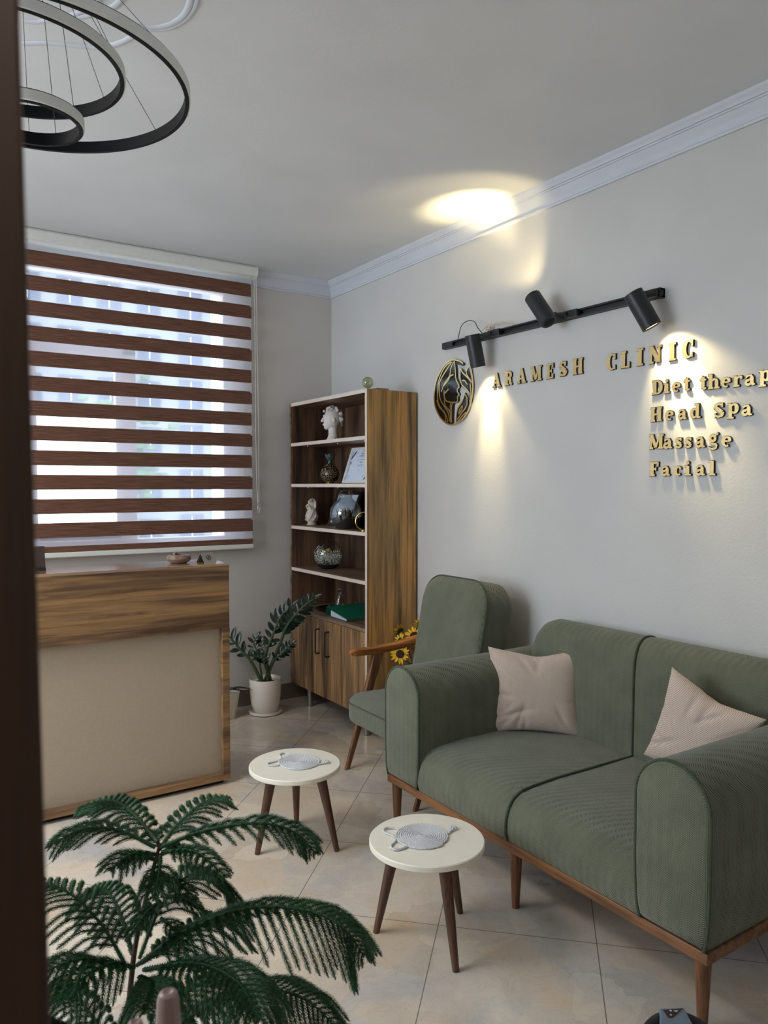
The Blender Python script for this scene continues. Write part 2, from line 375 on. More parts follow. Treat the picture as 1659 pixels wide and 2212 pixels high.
    def build(s, name, mat, parent=None, smooth=True, angle=40, bevel=0, seg=2, label=None, fix=True):
        off = WORLD.get(parent.name, Vector((0, 0, 0))) if parent is not None else Vector((0, 0, 0))
        me = bpy.data.meshes.new(name); me.from_pydata([tuple(Vector(p) - off) for p in s.v], [], s.f)
        mats = mat if isinstance(mat, (list, tuple)) else [mat]
        for mm in mats: me.materials.append(M[mm])
        if len(mats) > 1: me.polygons.foreach_set('material_index', s.mi)
        me.validate(); me.update()
        if fix:
            bm = bmesh.new(); bm.from_mesh(me); bmesh.ops.recalc_face_normals(bm, faces=bm.faces); bm.to_mesh(me); bm.free()
        if smooth:
            me.shade_smooth(); me.set_sharp_from_angle(angle=math.radians(angle))
        o = bpy.data.objects.new(name, me); COL.objects.link(o)
        if parent is not None: o.parent = parent
        WORLD[o.name] = off
        if bevel:
            b = o.modifiers.new('bevel', 'BEVEL'); b.width = bevel; b.segments = seg; b.limit_method = 'ANGLE'; b.angle_limit = math.radians(50)
        if label: o['label'] = label
        return o
def thing(name, label, cat, loc, group=None):
    o = bpy.data.objects.new(name, None); COL.objects.link(o); o.location = loc; o.empty_display_size = 0.05
    WORLD[o.name] = Vector(loc); o['label'] = label; o['category'] = cat
    if group: o['group'] = group
    return o
def tag(o, label, cat, group=None):
    o['label'] = label; o['category'] = cat
    if group: o['group'] = group
    return o
def struct(mb, name, mat, **k):
    o = mb.build(name, mat, smooth=False, **k); o['kind'] = 'structure'; return o
def bez(pts, n):
    """Catmull-Rom through points"""
    P = [Vector(p) for p in pts]; P = [P[0] * 2 - P[1]] + P + [P[-1] * 2 - P[-2]]; out = []
    seg = len(P) - 3
    for i in range(n + 1):
        t = i / n * seg; k = min(int(t), seg - 1); t -= k; a, b, c, d = P[k:k + 4]
        out.append(0.5 * ((2 * b) + (c - a) * t + (2 * a - 5 * b + 4 * c - d) * t * t + (3 * b - a - 3 * c + d) * t ** 3))
    return out
XW, YW, ZC = 2.64, 4.65, 2.85
PINE = {'top': [[(0.387, 1.278, 0.832), (0.45, 1.238, 0.859), (0.53, 1.186, 0.873), (0.578, 1.141, 0.86), (0.595, 1.105, 0.835)], [(0.39, 1.276, 0.836), (0.433, 1.32, 0.845), (0.496, 1.363, 0.853), (0.555, 1.383, 0.844)], [(0.384, 1.281, 0.84), (0.373, 1.384, 0.852), (0.353, 1.469, 0.853), (0.308, 1.534, 0.827)], [(0.38, 1.283, 0.832), (0.334, 1.326, 0.855), (0.279, 1.351, 0.863), (0.22, 1.353, 0.846)], [(0.38, 1.282, 0.82), (0.334, 1.254, 0.844), (0.289, 1.223, 0.843)], [(0.384, 1.268, 0.821), (0.366, 1.219, 0.815), (0.346, 1.184, 0.795)], [(0.39, 1.276, 0.824), (0.423, 1.207, 0.843), (0.448, 1.129, 0.827)]], 'mid': [[(0.35, 1.294, 0.63), (0.408, 1.235, 0.697), (0.481, 1.153, 0.753), (0.55, 1.072, 0.77), (0.596, 1.017, 0.752), (0.612, 0.981, 0.72)], [(0.359, 1.312, 0.629), (0.409, 1.354, 0.684), (0.464, 1.378, 0.713), (0.522, 1.387, 0.697), (0.559, 1.372, 0.638)], [(0.334, 1.305, 0.63), (0.309, 1.36, 0.68), (0.269, 1.424, 0.72), (0.217, 1.483, 0.73)], [(0.357, 1.29, 0.634), (0.419, 1.321, 0.629), (0.499, 1.352, 0.631), (0.592, 1.372, 0.591)], [(0.341, 1.276, 0.639), (0.299, 1.258, 0.671), (0.242, 1.224, 0.68), (0.21, 1.197, 0.672)], [(0.349, 1.319, 0.637), (0.357, 1.41, 0.648), (0.354, 1.497, 0.661), (0.334, 1.546, 0.659)], [(0.328, 1.285, 0.635), (0.258, 1.262, 0.691), (0.195, 1.256, 0.695)], [(0.345, 1.262, 0.629), (0.335, 1.15, 0.68), (0.298, 1.068, 0.7)], [(0.354, 1.268, 0.635), (0.399, 1.144, 0.697), (0.431, 1.052, 0.707), (0.435, 0.977, 0.69)]], 'low': [[(0.331, 1.3, 0.46), (0.431, 1.237, 0.547), (0.516, 1.159, 0.6), (0.567, 1.089, 0.605), (0.605, 1.027, 0.565)], [(0.343, 1.316, 0.46), (0.443, 1.371, 0.489), (0.537, 1.404, 0.481), (0.582, 1.397, 0.45)], [(0.323, 1.33, 0.46), (0.294, 1.446, 0.494), (0.254, 1.533, 0.504)], [(0.306, 1.293, 0.475), (0.233, 1.25, 0.594), (0.171, 1.233, 0.637)]]}
PINE_TRUNK = [(0.387, 1.278, 0.838), (0.376, 1.284, 0.792), (0.355, 1.294, 0.697), (0.343, 1.298, 0.622), (0.329, 1.301, 0.46), (0.322, 1.299, 0.301)]
ZZ = [[(2.004, 4.395, 0.244), (2.001, 4.367, 0.382), (2.021, 4.334, 0.485), (2.055, 4.316, 0.583), (2.083, 4.3, 0.642), (2.136, 4.267, 0.701)], [(2.064, 4.356, 0.248), (2.069, 4.301, 0.465), (2.084, 4.26, 0.561), (2.112, 4.22, 0.627), (2.158, 4.157, 0.706), (2.201, 4.106, 0.756)], [(1.968, 4.42, 0.256), (1.933, 4.446, 0.343), (1.882, 4.483, 0.411), (1.83, 4.521, 0.486), (1.801, 4.541, 0.518)], [(2.011, 4.391, 0.256), (1.986, 4.449, 0.369), (1.972, 4.485, 0.44), (1.994, 4.484, 0.483)], [(2.017, 4.329, 0.288), (2.025, 4.29, 0.362), (2.063, 4.244, 0.425), (2.106, 4.217, 0.472)], [(1.984, 4.35, 0.269), (1.964, 4.306, 0.339), (1.939, 4.288, 0.385), (1.896, 4.294, 0.405)], [(1.997, 4.341, 0.269), (2.013, 4.394, 0.355), (2.01, 4.434, 0.409), (2.009, 4.46, 0.44)]]
LOGO_PLATE = {'left': [(3.265, 2.14), (3.309, 2.141), (3.358, 2.123), (3.399, 2.091), (3.429, 2.051), (3.447, 2.013), (3.455, 1.966), (3.452, 1.919), (3.436, 1.88), (3.407, 1.843), (3.366, 1.809), (3.326, 1.789), (3.292, 1.785), (3.284, 1.8), (3.285, 1.834), (3.28, 1.891), (3.273, 1.901), (3.249, 1.902), (3.234, 1.914), (3.238, 1.933), (3.226, 1.947), (3.237, 1.96), (3.235, 1.975), (3.223, 1.989), (3.225, 2.002), (3.24, 2.017), (3.252, 2.037), (3.255, 2.083), (3.26, 2.111), (3.236, 2.107), (3.207, 2.096), (3.192, 2.099), (3.192, 2.111), (3.226, 2.129)], 'leaf': [(3.263, 1.798), (3.258, 1.841), (3.246, 1.876), (3.215, 1.904), (3.197, 1.929), (3.18, 1.95), (3.164, 1.929), (3.157, 1.892), (3.161, 1.854), (3.182, 1.826), (3.215, 1.804), (3.243, 1.794)], 'top': [(3.221, 2.089), (3.2, 2.073), (3.172, 2.051), (3.165, 2.074), (3.144, 2.095), (3.132, 2.07), (3.121, 2.028), (3.115, 1.992), (3.116, 1.947), (3.131, 1.893), (3.154, 1.892), (3.145, 1.936), (3.159, 1.955), (3.183, 1.969), (3.206, 1.984), (3.222, 2.003), (3.228, 2.034), (3.226, 2.064)]}
LOGO_GOLD = [[(3.265, 2.138), (3.309, 2.14), (3.358, 2.122), (3.398, 2.088), (3.429, 2.051), (3.447, 2.01), (3.454, 1.966), (3.449, 1.915), (3.431, 1.876), (3.402, 1.839), (3.361, 1.808), (3.321, 1.79), (3.287, 1.786), (3.243, 1.794), (3.205, 1.808), (3.175, 1.831), (3.149, 1.862), (3.131, 1.905), (3.119, 1.948), (3.118, 1.992), (3.125, 2.034), (3.142, 2.091)], [(3.265, 2.136), (3.226, 2.124), (3.198, 2.108)], [(3.304, 2.132), (3.358, 2.108), (3.403, 2.055), (3.416, 2.009), (3.421, 1.963), (3.415, 1.916), (3.377, 1.872), (3.342, 1.838), (3.329, 1.803)], [(3.294, 2.13), (3.328, 2.101), (3.373, 2.064), (3.403, 2.024), (3.405, 1.968), (3.393, 1.929), (3.357, 1.889), (3.322, 1.849), (3.312, 1.805)], [(3.279, 2.128), (3.303, 2.092), (3.313, 2.056), (3.358, 2.018), (3.388, 1.975)], [(3.274, 2.131), (3.264, 2.087), (3.259, 2.038), (3.245, 2.012), (3.23, 1.989), (3.244, 1.976), (3.244, 1.961), (3.232, 1.946), (3.244, 1.933), (3.242, 1.918), (3.254, 1.906), (3.302, 1.91), (3.342, 1.921), (3.36, 1.948), (3.362, 1.982)], [(3.302, 1.907), (3.307, 1.881), (3.302, 1.798)], [(3.357, 1.941), (3.352, 1.897), (3.307, 1.854), (3.302, 1.801)], [(3.285, 1.904), (3.295, 1.883), (3.294, 1.798)], [(3.279, 2.058), (3.308, 2.053), (3.328, 2.031), (3.373, 2.002)], [(3.428, 1.932), (3.402, 1.889), (3.357, 1.858), (3.346, 1.804)], [(3.253, 1.798), (3.251, 1.84), (3.239, 1.872), (3.206, 1.903), (3.183, 1.939), (3.166, 1.92), (3.163, 1.89), (3.177, 1.867), (3.215, 1.837), (3.243, 1.812)], [(3.234, 1.839), (3.225, 1.862), (3.201, 1.881), (3.206, 1.864), (3.229, 1.841)], [(3.217, 2.084), (3.202, 2.061), (3.16, 2.029), (3.127, 1.999)], [(3.221, 2.081), (3.221, 2.033), (3.206, 1.996), (3.169, 1.968), (3.141, 1.941)], [(3.144, 2.091), (3.169, 2.063), (3.16, 2.038), (3.132, 2.008)], [(3.207, 2.017), (3.183, 2.014), (3.16, 1.991)], [(3.137, 1.994), (3.131, 1.934), (3.14, 1.897)], [(3.322, 1.984), (3.357, 1.963)], [(3.243, 1.797), (3.205, 1.825), (3.172, 1.843)]]
PLASTER = [[(0.673, 2.384), (0.695, 2.381), (0.735, 2.354), (0.767, 2.305), (0.78, 2.242), (0.773, 2.177), (0.761, 2.135)], [(0.686, 2.397), (0.716, 2.385), (0.762, 2.346), (0.788, 2.282), (0.794, 2.215), (0.785, 2.152)], [(0.402, 2.676), (0.464, 2.633), (0.528, 2.605), (0.602, 2.572), (0.647, 2.521), (0.681, 2.448), (0.682, 2.399)], [(0.384, 2.55), (0.424, 2.528), (0.48, 2.468), (0.52, 2.406), (0.549, 2.342), (0.547, 2.294)], [(0.511, 2.448), (0.56, 2.388), (0.597, 2.32), (0.606, 2.254)]]

# ================================================================= the room
struct(MB().box((-2.2, -2.0, -0.12), (XW + .2, YW + .2, 0)), 'floor', 'floor')
struct(MB().box((-2.3, -2.1, ZC), (XW + .3, YW + .3, ZC + .15)), 'ceiling', 'ceiling')
struct(MB().box((XW, -2.1, 0), (XW + .2, YW + .2, ZC)), 'wall_right', 'wall')
wx0, wx1, wz0, wz1 = .62, 1.98, 1.07, 2.74
w = MB(); w.box((-2.2, YW, 0), (wx0, YW + .2, ZC)); w.box((wx1, YW, 0), (XW, YW + .2, ZC))
w.box((wx0, YW, 0), (wx1, YW + .2, wz0)); w.box((wx0, YW, wz1), (wx1, YW + .2, ZC))
struct(w, 'wall_back', 'wall_back')
w = MB(); w.box((-2.3, -2.1, 0), (-2.15, 1.6, ZC)); w.box((-2.3, 3.8, 0), (-2.15, YW + .2, ZC))
w.box((-2.3, 1.6, 0), (-2.15, 3.8, .95)); w.box((-2.3, 1.6, 2.55), (-2.15, 3.8, ZC))
struct(w, 'wall_left', 'wall')
struct(MB().box((-2.3, -2.1, 0), (XW, -2.0, ZC)), 'wall_rear', 'wall')
# brown door post close to the lens on the left
j = MB()
def jsec(z, dx): return [(-.16 + dx, .325, z), (.051 + dx, .325, z), (.051 + dx, .345, z), (.020 + dx, .365, z), (-.16 + dx, .365, z)]
j.loft([jsec(0, .008), jsec(1.24, .0025), jsec(1.64, -.003), jsec(ZC, -.018)])
struct(j, 'door_1', 'jamb', bevel=.002)
struct(MB().box((-2.15, .33, 0), (-.17, .45, ZC)).box((.70, .12, 0), (XW, .27, ZC)), 'wall_front', 'wall')
# skirting
struct(MB().box((-2.15, YW - .012, 0), (XW, YW, .105)), 'baseboard_back', 'skirting')
struct(MB().box((XW - .012, -2.0, 0), (XW, YW - .012, .105)), 'baseboard_right', 'skirting')
# crown moulding: profile (distance from wall, z)
prof = [(0, 2.748), (.010, 2.748), (.012, 2.757), (.006, 2.762), (.008, 2.775), (.016, 2.795), (.028, 2.808), (.030, 2.814), (.036, 2.814), (.037, 2.821),
        (.045, 2.821), (.047, 2.828), (.056, 2.836), (.062, 2.843), (.063, 2.85), (0, 2.85)]
c = MB(); c.loft([[(XW - d, y, z) for d, z in prof] for y in (-2.0, YW)])
o = c.build('trim_1', 'plaster', angle=35); o['kind'] = 'structure'
c = MB(); c.loft([[(x, YW - d, z) for d, z in prof] for x in (-2.15, XW)])
o = c.build('trim_2', 'plaster', angle=35); o['kind'] = 'structure'
# plaster ornament on the ceiling round the lamp
CO = [(.30, 2.10)]
for i, (cv, r) in enumerate(zip(PLASTER, (.011, .008, .011, .010, .010))):
    q = bez([(a, b, ZC - .001) for a, b in cv], 30)
    # mirror the lobes about the lamp so the ornament goes all the way round
    m = MB().tube(q, r, 10, flat=.5)
    m.tube([(2 * .30 - p.x, 2 * 2.10 - p.y, p.z) for p in q], r, 10, flat=.5)
    o = m.build('trim_%d' % (i + 3), 'plaster'); o['kind'] = 'structure'
m = MB(); ring = [(.30 + .30 * math.cos(a), 2.10 + .30 * math.sin(a), ZC - .001) for a in [2 * PI * k / 48 for k in range(49)]]
o = m.tube(ring, .012, 10, flat=.5).build('trim_8', 'plaster'); o['kind'] = 'structure'

# window behind the blind
def rectframe(mb, x0, x1, z0, z1, t, y0, y1):
    mb.box((x0, y0, z0), (x0 + t, y1, z1)); mb.box((x1 - t, y0, z0), (x1, y1, z1))
    mb.box((x0 + t, y0, z0), (x1 - t, y1, z0 + t)); mb.box((x0 + t, y0, z1 - t), (x1 - t, y1, z1))
f = MB(); rectframe(f, wx0, wx1, wz0, wz1, .055, 4.70, 4.77)
f.box((1.865, 4.70, wz0 + .05), (wx1 - .055, 4.77, wz1 - .05)); f.box((wx0 + .05, 4.70, wz0 + .05), (.70, 4.77, wz1 - .05))
f.box((1.225, 4.70, wz0 + .05), (1.305, 4.77, 2.285)); f.box((.70, 4.70, 2.235), (1.305, 4.77, 2.285))
win = struct(f, 'window_1', 'pvc', bevel=.003)
s = MB(); rectframe(s, .705, 1.222, 1.12, 2.232, .04, 4.69, 4.745); s.box((.72, 4.69, 1.13), (1.21, 4.745, 1.205))
s.build('sash', 'pvc', win, smooth=False, bevel=.003)
MB().box((.70, 4.735, 1.12), (1.87, 4.738, 2.69)).build('pane', 'glass', win, smooth=False)
sl = MB().box((wx0 - .04, 4.60, wz0 - .03), (wx1 + .02, 4.80, wz0)); sl.build('window_sill', 'pvc', win, smooth=False, bevel=.003)
# side window added in the unseen left wall for fill light
f = MB(); 
for (y0, y1) in ((1.6, 1.66), (2.67, 2.73), (3.74, 3.8)): f.box((-2.26, y0, .95), (-2.2, y1, 2.55))
f.box((-2.26, 1.6, .95), (-2.2, 3.8, 1.01)); f.box((-2.26, 1.6, 2.49), (-2.2, 3.8, 2.55))
fill_win = struct(f, 'fill_window_2', 'pvc'); MB().box((-2.235, 1.66, 1.01), (-2.23, 3.74, 2.49)).build('pane', 'glass', fill_win, smooth=False)

# ================================================================= roller blind
bl = thing('zebra_blind', 'brown and sheer striped roller blind covering the window', 'blind', (1.30, 4.57, 1.05))
c = MB(); pr = [(0, -.035), (.07, -.035), (.085, -.03), (.09, -.015), (.09, .02), (.08, .032), (.0, .036)]
c.loft([[(x, 4.61 - d, 2.815 + z) for d, z in pr] for x in (.56, 2.025)]); c.build('cassette', 'white_plastic', bl, angle=30)
c = MB(); c.loft([[(x, 4.612 - d * 1.04, 2.815 + z * 1.05) for d, z in pr] for x in (2.025, 2.031)]); c.build('end_cap', 'white_plastic', bl, angle=30)
MB().box((.58, 4.5745, 1.07), (2.006, 4.5755, 2.80)).build('sheer_fabric', 'sheer', bl, smooth=False)
tops = [2.742, 2.604, 2.467, 2.330, 2.193, 2.056, 1.920, 1.784, 1.647, 1.511, 1.375, 1.240]
for i, t in enumerate(tops):
    dx = .0035 * (i % 2)
    MB().box((.58, 4.5685, t - .083), (2.002 + dx, 4.5700, t - .010)).add([], []).box((.58, 4.5735, t - .078), (2.0 - dx, 4.5745, t)).build('fabric_band', 'band', bl, smooth=False)
MB().box((.58, 4.5685, 1.074), (2.005, 4.5745, 1.108)).build('fabric_band', 'band', bl, smooth=False)
MB().box((.58, 4.556, 1.046), (2.008, 4.584, 1.074)).build('bottom_rail', 'white_plastic', bl, smooth=False, bevel=.005)
ch = MB(); ch.tube(bez([(2.015, 4.545, 2.79), (2.02, 4.545, 2.2), (2.022, 4.545, 1.6), (2.032, 4.545, 1.34)], 12), .0016, 6)
ch.tube(bez([(2.024, 4.535, 2.79), (2.031, 4.535, 2.2), (2.036, 4.535, 1.6), (2.038, 4.540, 1.34)], 12), .0016, 6)
ch.build('pull_chain', 'white_plastic', bl)
MB().lathe((2.035, 4.542, 1.265), [(0, 0), (.010, .004), (.013, .02), (.014, .04), (.012, .065), (.004, .078), (0, .08)], 16).build('chain_weight', 'glass_obj', bl)

# ================================================================= outside
struct(MB().box((-60, 4.9, -8.2), (90, 120, -8)), 'ground', 'street')
bd = thing('apartment_building', 'cream stone apartment block with blue windows seen through the blind', 'building', (9, 50, -8))
MB().box((-12, 50, -8), (18.95, 62, 19.5)).build('wall', 'facade', bd, smooth=False)
lm = MB()
for k in range(36): lm.box((-12, 49.985, -7 + k * .745), (18.95, 50, -6.96 + k * .745))
lm.build('stone_courses', 'facade_line', bd, smooth=False)
for r in range(7):
    zc = 16.4 - 3.0 * r
    for cx in (17.5, 14.75, 12.25, 9.9, 7.5, 5.0, 2.5):
        hw, hh = (.80, 1.15) if cx > 17 else (.72, .86)
        a = MB(); rectframe(a, cx - hw, cx + hw, zc - hh, zc + hh, .14, 49.85, 50.0); a.box((cx - hw - .1, 49.7, zc - hh - .12), (cx + hw + .1, 50, zc - hh))
        if cx > 17 and r == 1: a.tube([(cx + .8 * math.cos(t), 49.9, zc + hh + .8 * math.sin(t)) for t in [PI * k / 12 for k in range(13)]], .1, 6)
        wn = a.build('window', 'facade_frame', bd, smooth=False)
        p = MB(); p.box((cx - hw + .14, 49.93, zc - hh + .14), (cx + hw - .14, 49.96, zc + hh - .14)); p.build('pane', 'facade_glass', wn, smooth=False)
        q = MB(); q.box((cx - .03, 49.88, zc - hh + .1), (cx + .04, 49.92, zc + hh - .1)); q.box((cx - hw + .1, 49.88, zc + hh * .35), (cx + hw - .1, 49.92, zc + hh * .35 + .07)); q.build('glazing_bar', 'white_plastic', wn, smooth=False)
cn = thing('canopy_roof', 'white sunlit canopy roof below the window outside', 'roof', (1.0, 10, -8))
MB().box((-6, 9.0, -2.0), (2.46, 9.3, 2.22)).box((-6, 9.3, 2.0), (2.46, 14, 2.1)).build('fascia', 'white_roof', cn, smooth=False)
MB().box((2.2, 9.2, -8), (2.4, 9.4, -2)).box((-5.9, 9.2, -8), (-5.7, 9.4, -2)).build('post', 'white_roof', cn, smooth=False)
tr = thing('street_tree', 'green street tree beside the building outside', 'tree', (5.2, 20, -8))
MB().cyl((5.2, 20, -8), (5.2, 20, .5), .16, .1, 10).build('trunk', 'bark', tr)
fo = MB(); rr = random.Random(3)
for k in range(160):
    p = Vector((rr.gauss(0, .55), rr.gauss(0, .5), rr.gauss(0, .8))) + Vector((5.3, 20, 2.1)); fo.ball(p, rr.uniform(.10, .2), 5, 3, (1, 1, .6))
fo.build('foliage', 'tree_leaf', tr)

# ================================================================= reception counter
ct = thing('reception_counter', 'walnut reception counter with beige front panel below the window', 'counter', (.7, 3.6, 0))
yc = 3.463
MB().box((-.4, yc, .762), (1.396, yc + .018, 1.064)).build('front_fascia', 'counter', ct, smooth=False, bevel=.0015)
MB().box((-.4, yc, 1.064), (1.396, 3.725, 1.077)).build('counter_top', 'counter_top', ct, smooth=False, bevel=.0015)
MB().box((1.36, yc, .02), (1.396, yc + .03, .762)).build('stile', 'counter', ct, smooth=False, bevel=.0015)
MB().box((1.378, yc + .03, .02), (1.396, 3.725, 1.064)).build('side_panel', 'counter', ct, smooth=False, bevel=.0015)
MB().box((-.4, yc, .022), (1.36, yc + .05, .05)).build('bottom_rail', 'counter', ct, smooth=False, bevel=.0015)
MB().box((-.4, yc + .05, .03), (1.378, yc + .06, .80)).build('front_panel', 'beige_panel', ct, smooth=False)
MB().box((-.4, yc + .03, 0), (1.37, yc + .045, .022)).build('plinth', 'rubber', ct, smooth=False)
b = tag(MB().lathe((1.195, 3.60, 1.077), [(0, 0), (.035, 0), (.052, .010), (.058, .022), (.054, .036), (.043, .041), (.040, .038), (.045, .024), (.035, .012), (0, .010)], 32).build('wooden_bowl', 'wood_bowl', None), 'round dark carved wooden bowl on the reception counter', 'bowl')
tag(MB().tube(bez([(1.165, 3.59, 1.092), (1.17, 3.595, 1.118), (1.18, 3.60, 1.127), (1.21, 3.61, 1.112)], 8), [.004, .006, .007, .007, .006, .006, .005, .005, .003], 8).build('incense_stone', 'taupe', None), 'small pinkish brown stone resting in the wooden bowl', 'stone')
ts = thing('tent_card', 'folded steel tent sign standing at the end of the reception counter', 'sign', (1.315, 3.57, 1.077))
def tp(u, v, d):  # sign local: u along its length, v across, d up
    a = Vector((.93, .37, 0)); c2 = Vector((-.37, .93, 0)); return Vector((1.325, 3.575, 1.077)) + a * u + c2 * v + Vector((0, 0, d))
m = MB(); m.loft([[tp(u, -.028, 0), tp(u, 0, .045), tp(u, .028, 0), tp(u, .0265, 0), tp(u, 0, .0425), tp(u, -.0265, 0)] for u in (-.04, .04)]); m.build('folded_plate', 'steel', ts, smooth=False)
m = MB()
def tf(a, b, d): 
    q = (b + .0) ; return tp(a, -.028 + .028 * (q / .0530) - d * .85, .045 * (q / .0530) + d * .5)
circ = [(.0 + .012 * math.cos(2 * PI * k / 20), .026 + .012 * math.sin(2 * PI * k / 20)) for k in range(21)]
m.ribbon(circ, .0018, tf, .0006, .0014); m.ribbon([(-.008, .018), (.008, .034)], .0018, tf, .0006, .0014); m.ribbon([(-.004, .028), (.004, .024)], .0018, tf, .0006, .0014)
m.build('round_symbol', 'black_gloss', ts, smooth=False)
ph = thing('photo_stand', 'grey card stand at the left end of the reception counter', 'frame', (.592, 3.62, 1.077))
R1 = Matrix.Rotation(math.radians(12), 3, 'Y')
MB().box((.500, 3.62, 1.080), (.602, 3.628, 1.185), Matrix.Rotation(math.radians(-14), 3, 'X'), (.55, 3.62, 1.08)).build('card', 'dark_frame', ph, smooth=False)
MB().box((.510, 3.60, 1.077), (.60, 3.66, 1.090)).build('foot', 'rubber', ph, smooth=False)

# ================================================================= bookcase
bk = thing('bookcase', 'tall walnut bookcase with open shelves and two doors in the corner', 'bookcase', (2.46, 4.1, 0))
fx, bx_, y0, y1 = 2.284, 2.625, 3.622, 4.587
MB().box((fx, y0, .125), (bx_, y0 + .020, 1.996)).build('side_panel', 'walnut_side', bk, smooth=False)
MB().box((fx, y1 - .020, .125), (bx_, y1, 1.996)).build('side_panel', 'walnut_in_shade', bk, smooth=False)
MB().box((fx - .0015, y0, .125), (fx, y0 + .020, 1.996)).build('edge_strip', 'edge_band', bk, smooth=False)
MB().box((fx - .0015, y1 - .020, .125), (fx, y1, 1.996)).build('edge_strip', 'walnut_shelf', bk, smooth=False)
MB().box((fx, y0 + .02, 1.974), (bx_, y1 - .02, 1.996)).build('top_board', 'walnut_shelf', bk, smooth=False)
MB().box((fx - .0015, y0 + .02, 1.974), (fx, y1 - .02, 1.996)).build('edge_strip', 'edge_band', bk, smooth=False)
MB().box((bx_ - .008, y0 + .02, .14), (bx_ - .001, y1 - .02, 1.974)).build('back_panel', 'walnut_in_shade', bk, smooth=False)
SH = [1.732, 1.462, 1.186, .908, .636]
for z in SH:
    sh = MB().box((fx + .001, y0 + .02, z - .021), (bx_ - .008, y1 - .02, z)).build('shelf', 'walnut_shelf', bk, smooth=False)
    MB().box((fx - .001, y0 + .02, z - .021), (fx + .001, y1 - .02, z)).build('edge_strip', 'edge_band' if z > .7 else 'walnut_shelf', sh, smooth=False)
MB().box((fx + .02, y0 + .02, .125), (bx_ - .008, y1 - .02, .145)).build('bottom_board', 'walnut_in_shade', bk, smooth=False)
pins = MB()
for z in SH[:2]:
    for y in (3.72, 4.03, 4.42): pins.cyl((2.33, y, z - .027), (2.33, y, z - .020), .004, .004, 10)
pins.build('shelf_pin', 'white_plastic', bk)
for (a, b2, hy) in ((y0 + .0215, 4.092, 4.062), (4.096, y1 - .0215, 4.185)):
    d = MB().box((fx, a, .128), (fx + .016, b2, .612)).build('door', 'walnut_door', bk, smooth=False)
    h = MB(); h.tube([(fx, hy, .550), (fx - .026, hy, .550), (fx - .030, hy, .546), (fx - .030, hy, .402), (fx - .026, hy, .398), (fx, hy, .398)], .0055, 8)
    h.build('handle', 'black', d, label='black bar handle')
for (x, y) in ((2.33, 4.40), (2.33, 3.70), (2.58, 4.40), (2.58, 3.70)):
    MB().cyl((x, y, 0), (x, y, .126), .018, .018, 16).build('leg', 'steel', bk)

# ================================================================= sofa
so = thing('sofa', 'green woven two-seat sofa with wooden base and round arms', 'sofa', (2.15, 1.9, 0))
SX0, SX1 = 1.765, 2.585
def arm_profile(yc_, hw, z0, zt, s=1.0):
    pts = []; r = hw
    zc_ = zt - r * 1.02
    for k in range(19):      # rounded top
        a = PI * k / 18; e = 1.0
        pts.append((yc_ + s * r * math.cos(a), zc_ + s * r * 1.02 * math.sin(a)))
    # down the sides, tucked in a little at the foot
    H = zc_ - z0
    left = [(-1.0, .75), (-1.0, .5), (-.985, .3), (-.955, .15), (-.92, .06), (-.86, .0)]
    for f, t in left: pts.append((yc_ + s * r * f, zc_ - s * (1 - t) * H + (0 if s == 1 else 0)))
    for f, t in reversed(left): pts.append((yc_ - s * r * f, zc_ - s * (1 - t) * H))
    return pts
for (yy, lab) in ((2.542, 1), (1.262, 0)):
    m = MB(); secs = []
    for x, s in ((SX0, .90), (SX0 + .004, .955), (SX0 + .014, .99), (SX0 + .03, 1.0), (SX0 + .3, 1.0), (SX0 + .6, 1.0), (SX1 - .02, 1.0), (SX1, .95)):
        secs.append([(x, a, b) for a, b in arm_profile(yy, .118, .226, .706, s)])
    m.loft(secs); a = m.build('arm', 'green', so, angle=60)
    pp = [(SX0 + .006, a_, b_) for a_, b_ in arm_profile(yy, .1175, .228, .7055, .995)[:25]]
    qq = [(SX0 + .006, a_, b_) for a_, b_ in arm_profile(yy, .1175, .228, .7055, .995)[25:]]
    m = MB(); m.tube(list(reversed(qq[::1])) [::-1] + pp if False else qq + pp, .0052, 8); m.build('piping', 'green_pipe', a)
# seat
def seat_prof(y, lift):
    P = [(2.50, .24), (SX0 + .012, .228), (SX0 + .004, .26), (SX0 + .006, .30), (SX0 + .016, .335), (SX0 + .036, .364 + lift * .3), (SX0 + .066, .383 + lift * .6), (SX0 + .11, .392 + lift),
         (SX0 + .25, .398 + lift), (SX0 + .45, .396 + lift), (2.46, .392), (2.50, .38)]
    return [(x, y, z) for x, z in P]
m = MB(); secs = []
for k in range(41):
    y = 1.376 + (2.428 - 1.376) * k / 40
    t = abs(y - 1.915) / .52; lift = -.010 * math.exp(-(abs(y - 1.915) / .02) ** 1.2) + .006 * (1 - (2 * abs(t - .5)) ** 2)
    q = seat_prof(y, lift); g = .006 * math.exp(-(abs(y - 1.915) / .02) ** 1.2)
    secs.append([(x + (g if i < 9 and i > 0 else 0), yy_, z) for i, (x, yy_, z) in enumerate(q)])
m.loft(secs); st = m.build('seat', 'green', so, angle=60)
MB().tube(bez([(x - (.001 if i < 5 else 0), 1.915, z + .001) for i, (x, y, z) in enumerate(seat_prof(1.915, -.002)[1:11])], 40), .0048, 8).build('piping', 'green_pipe', st)
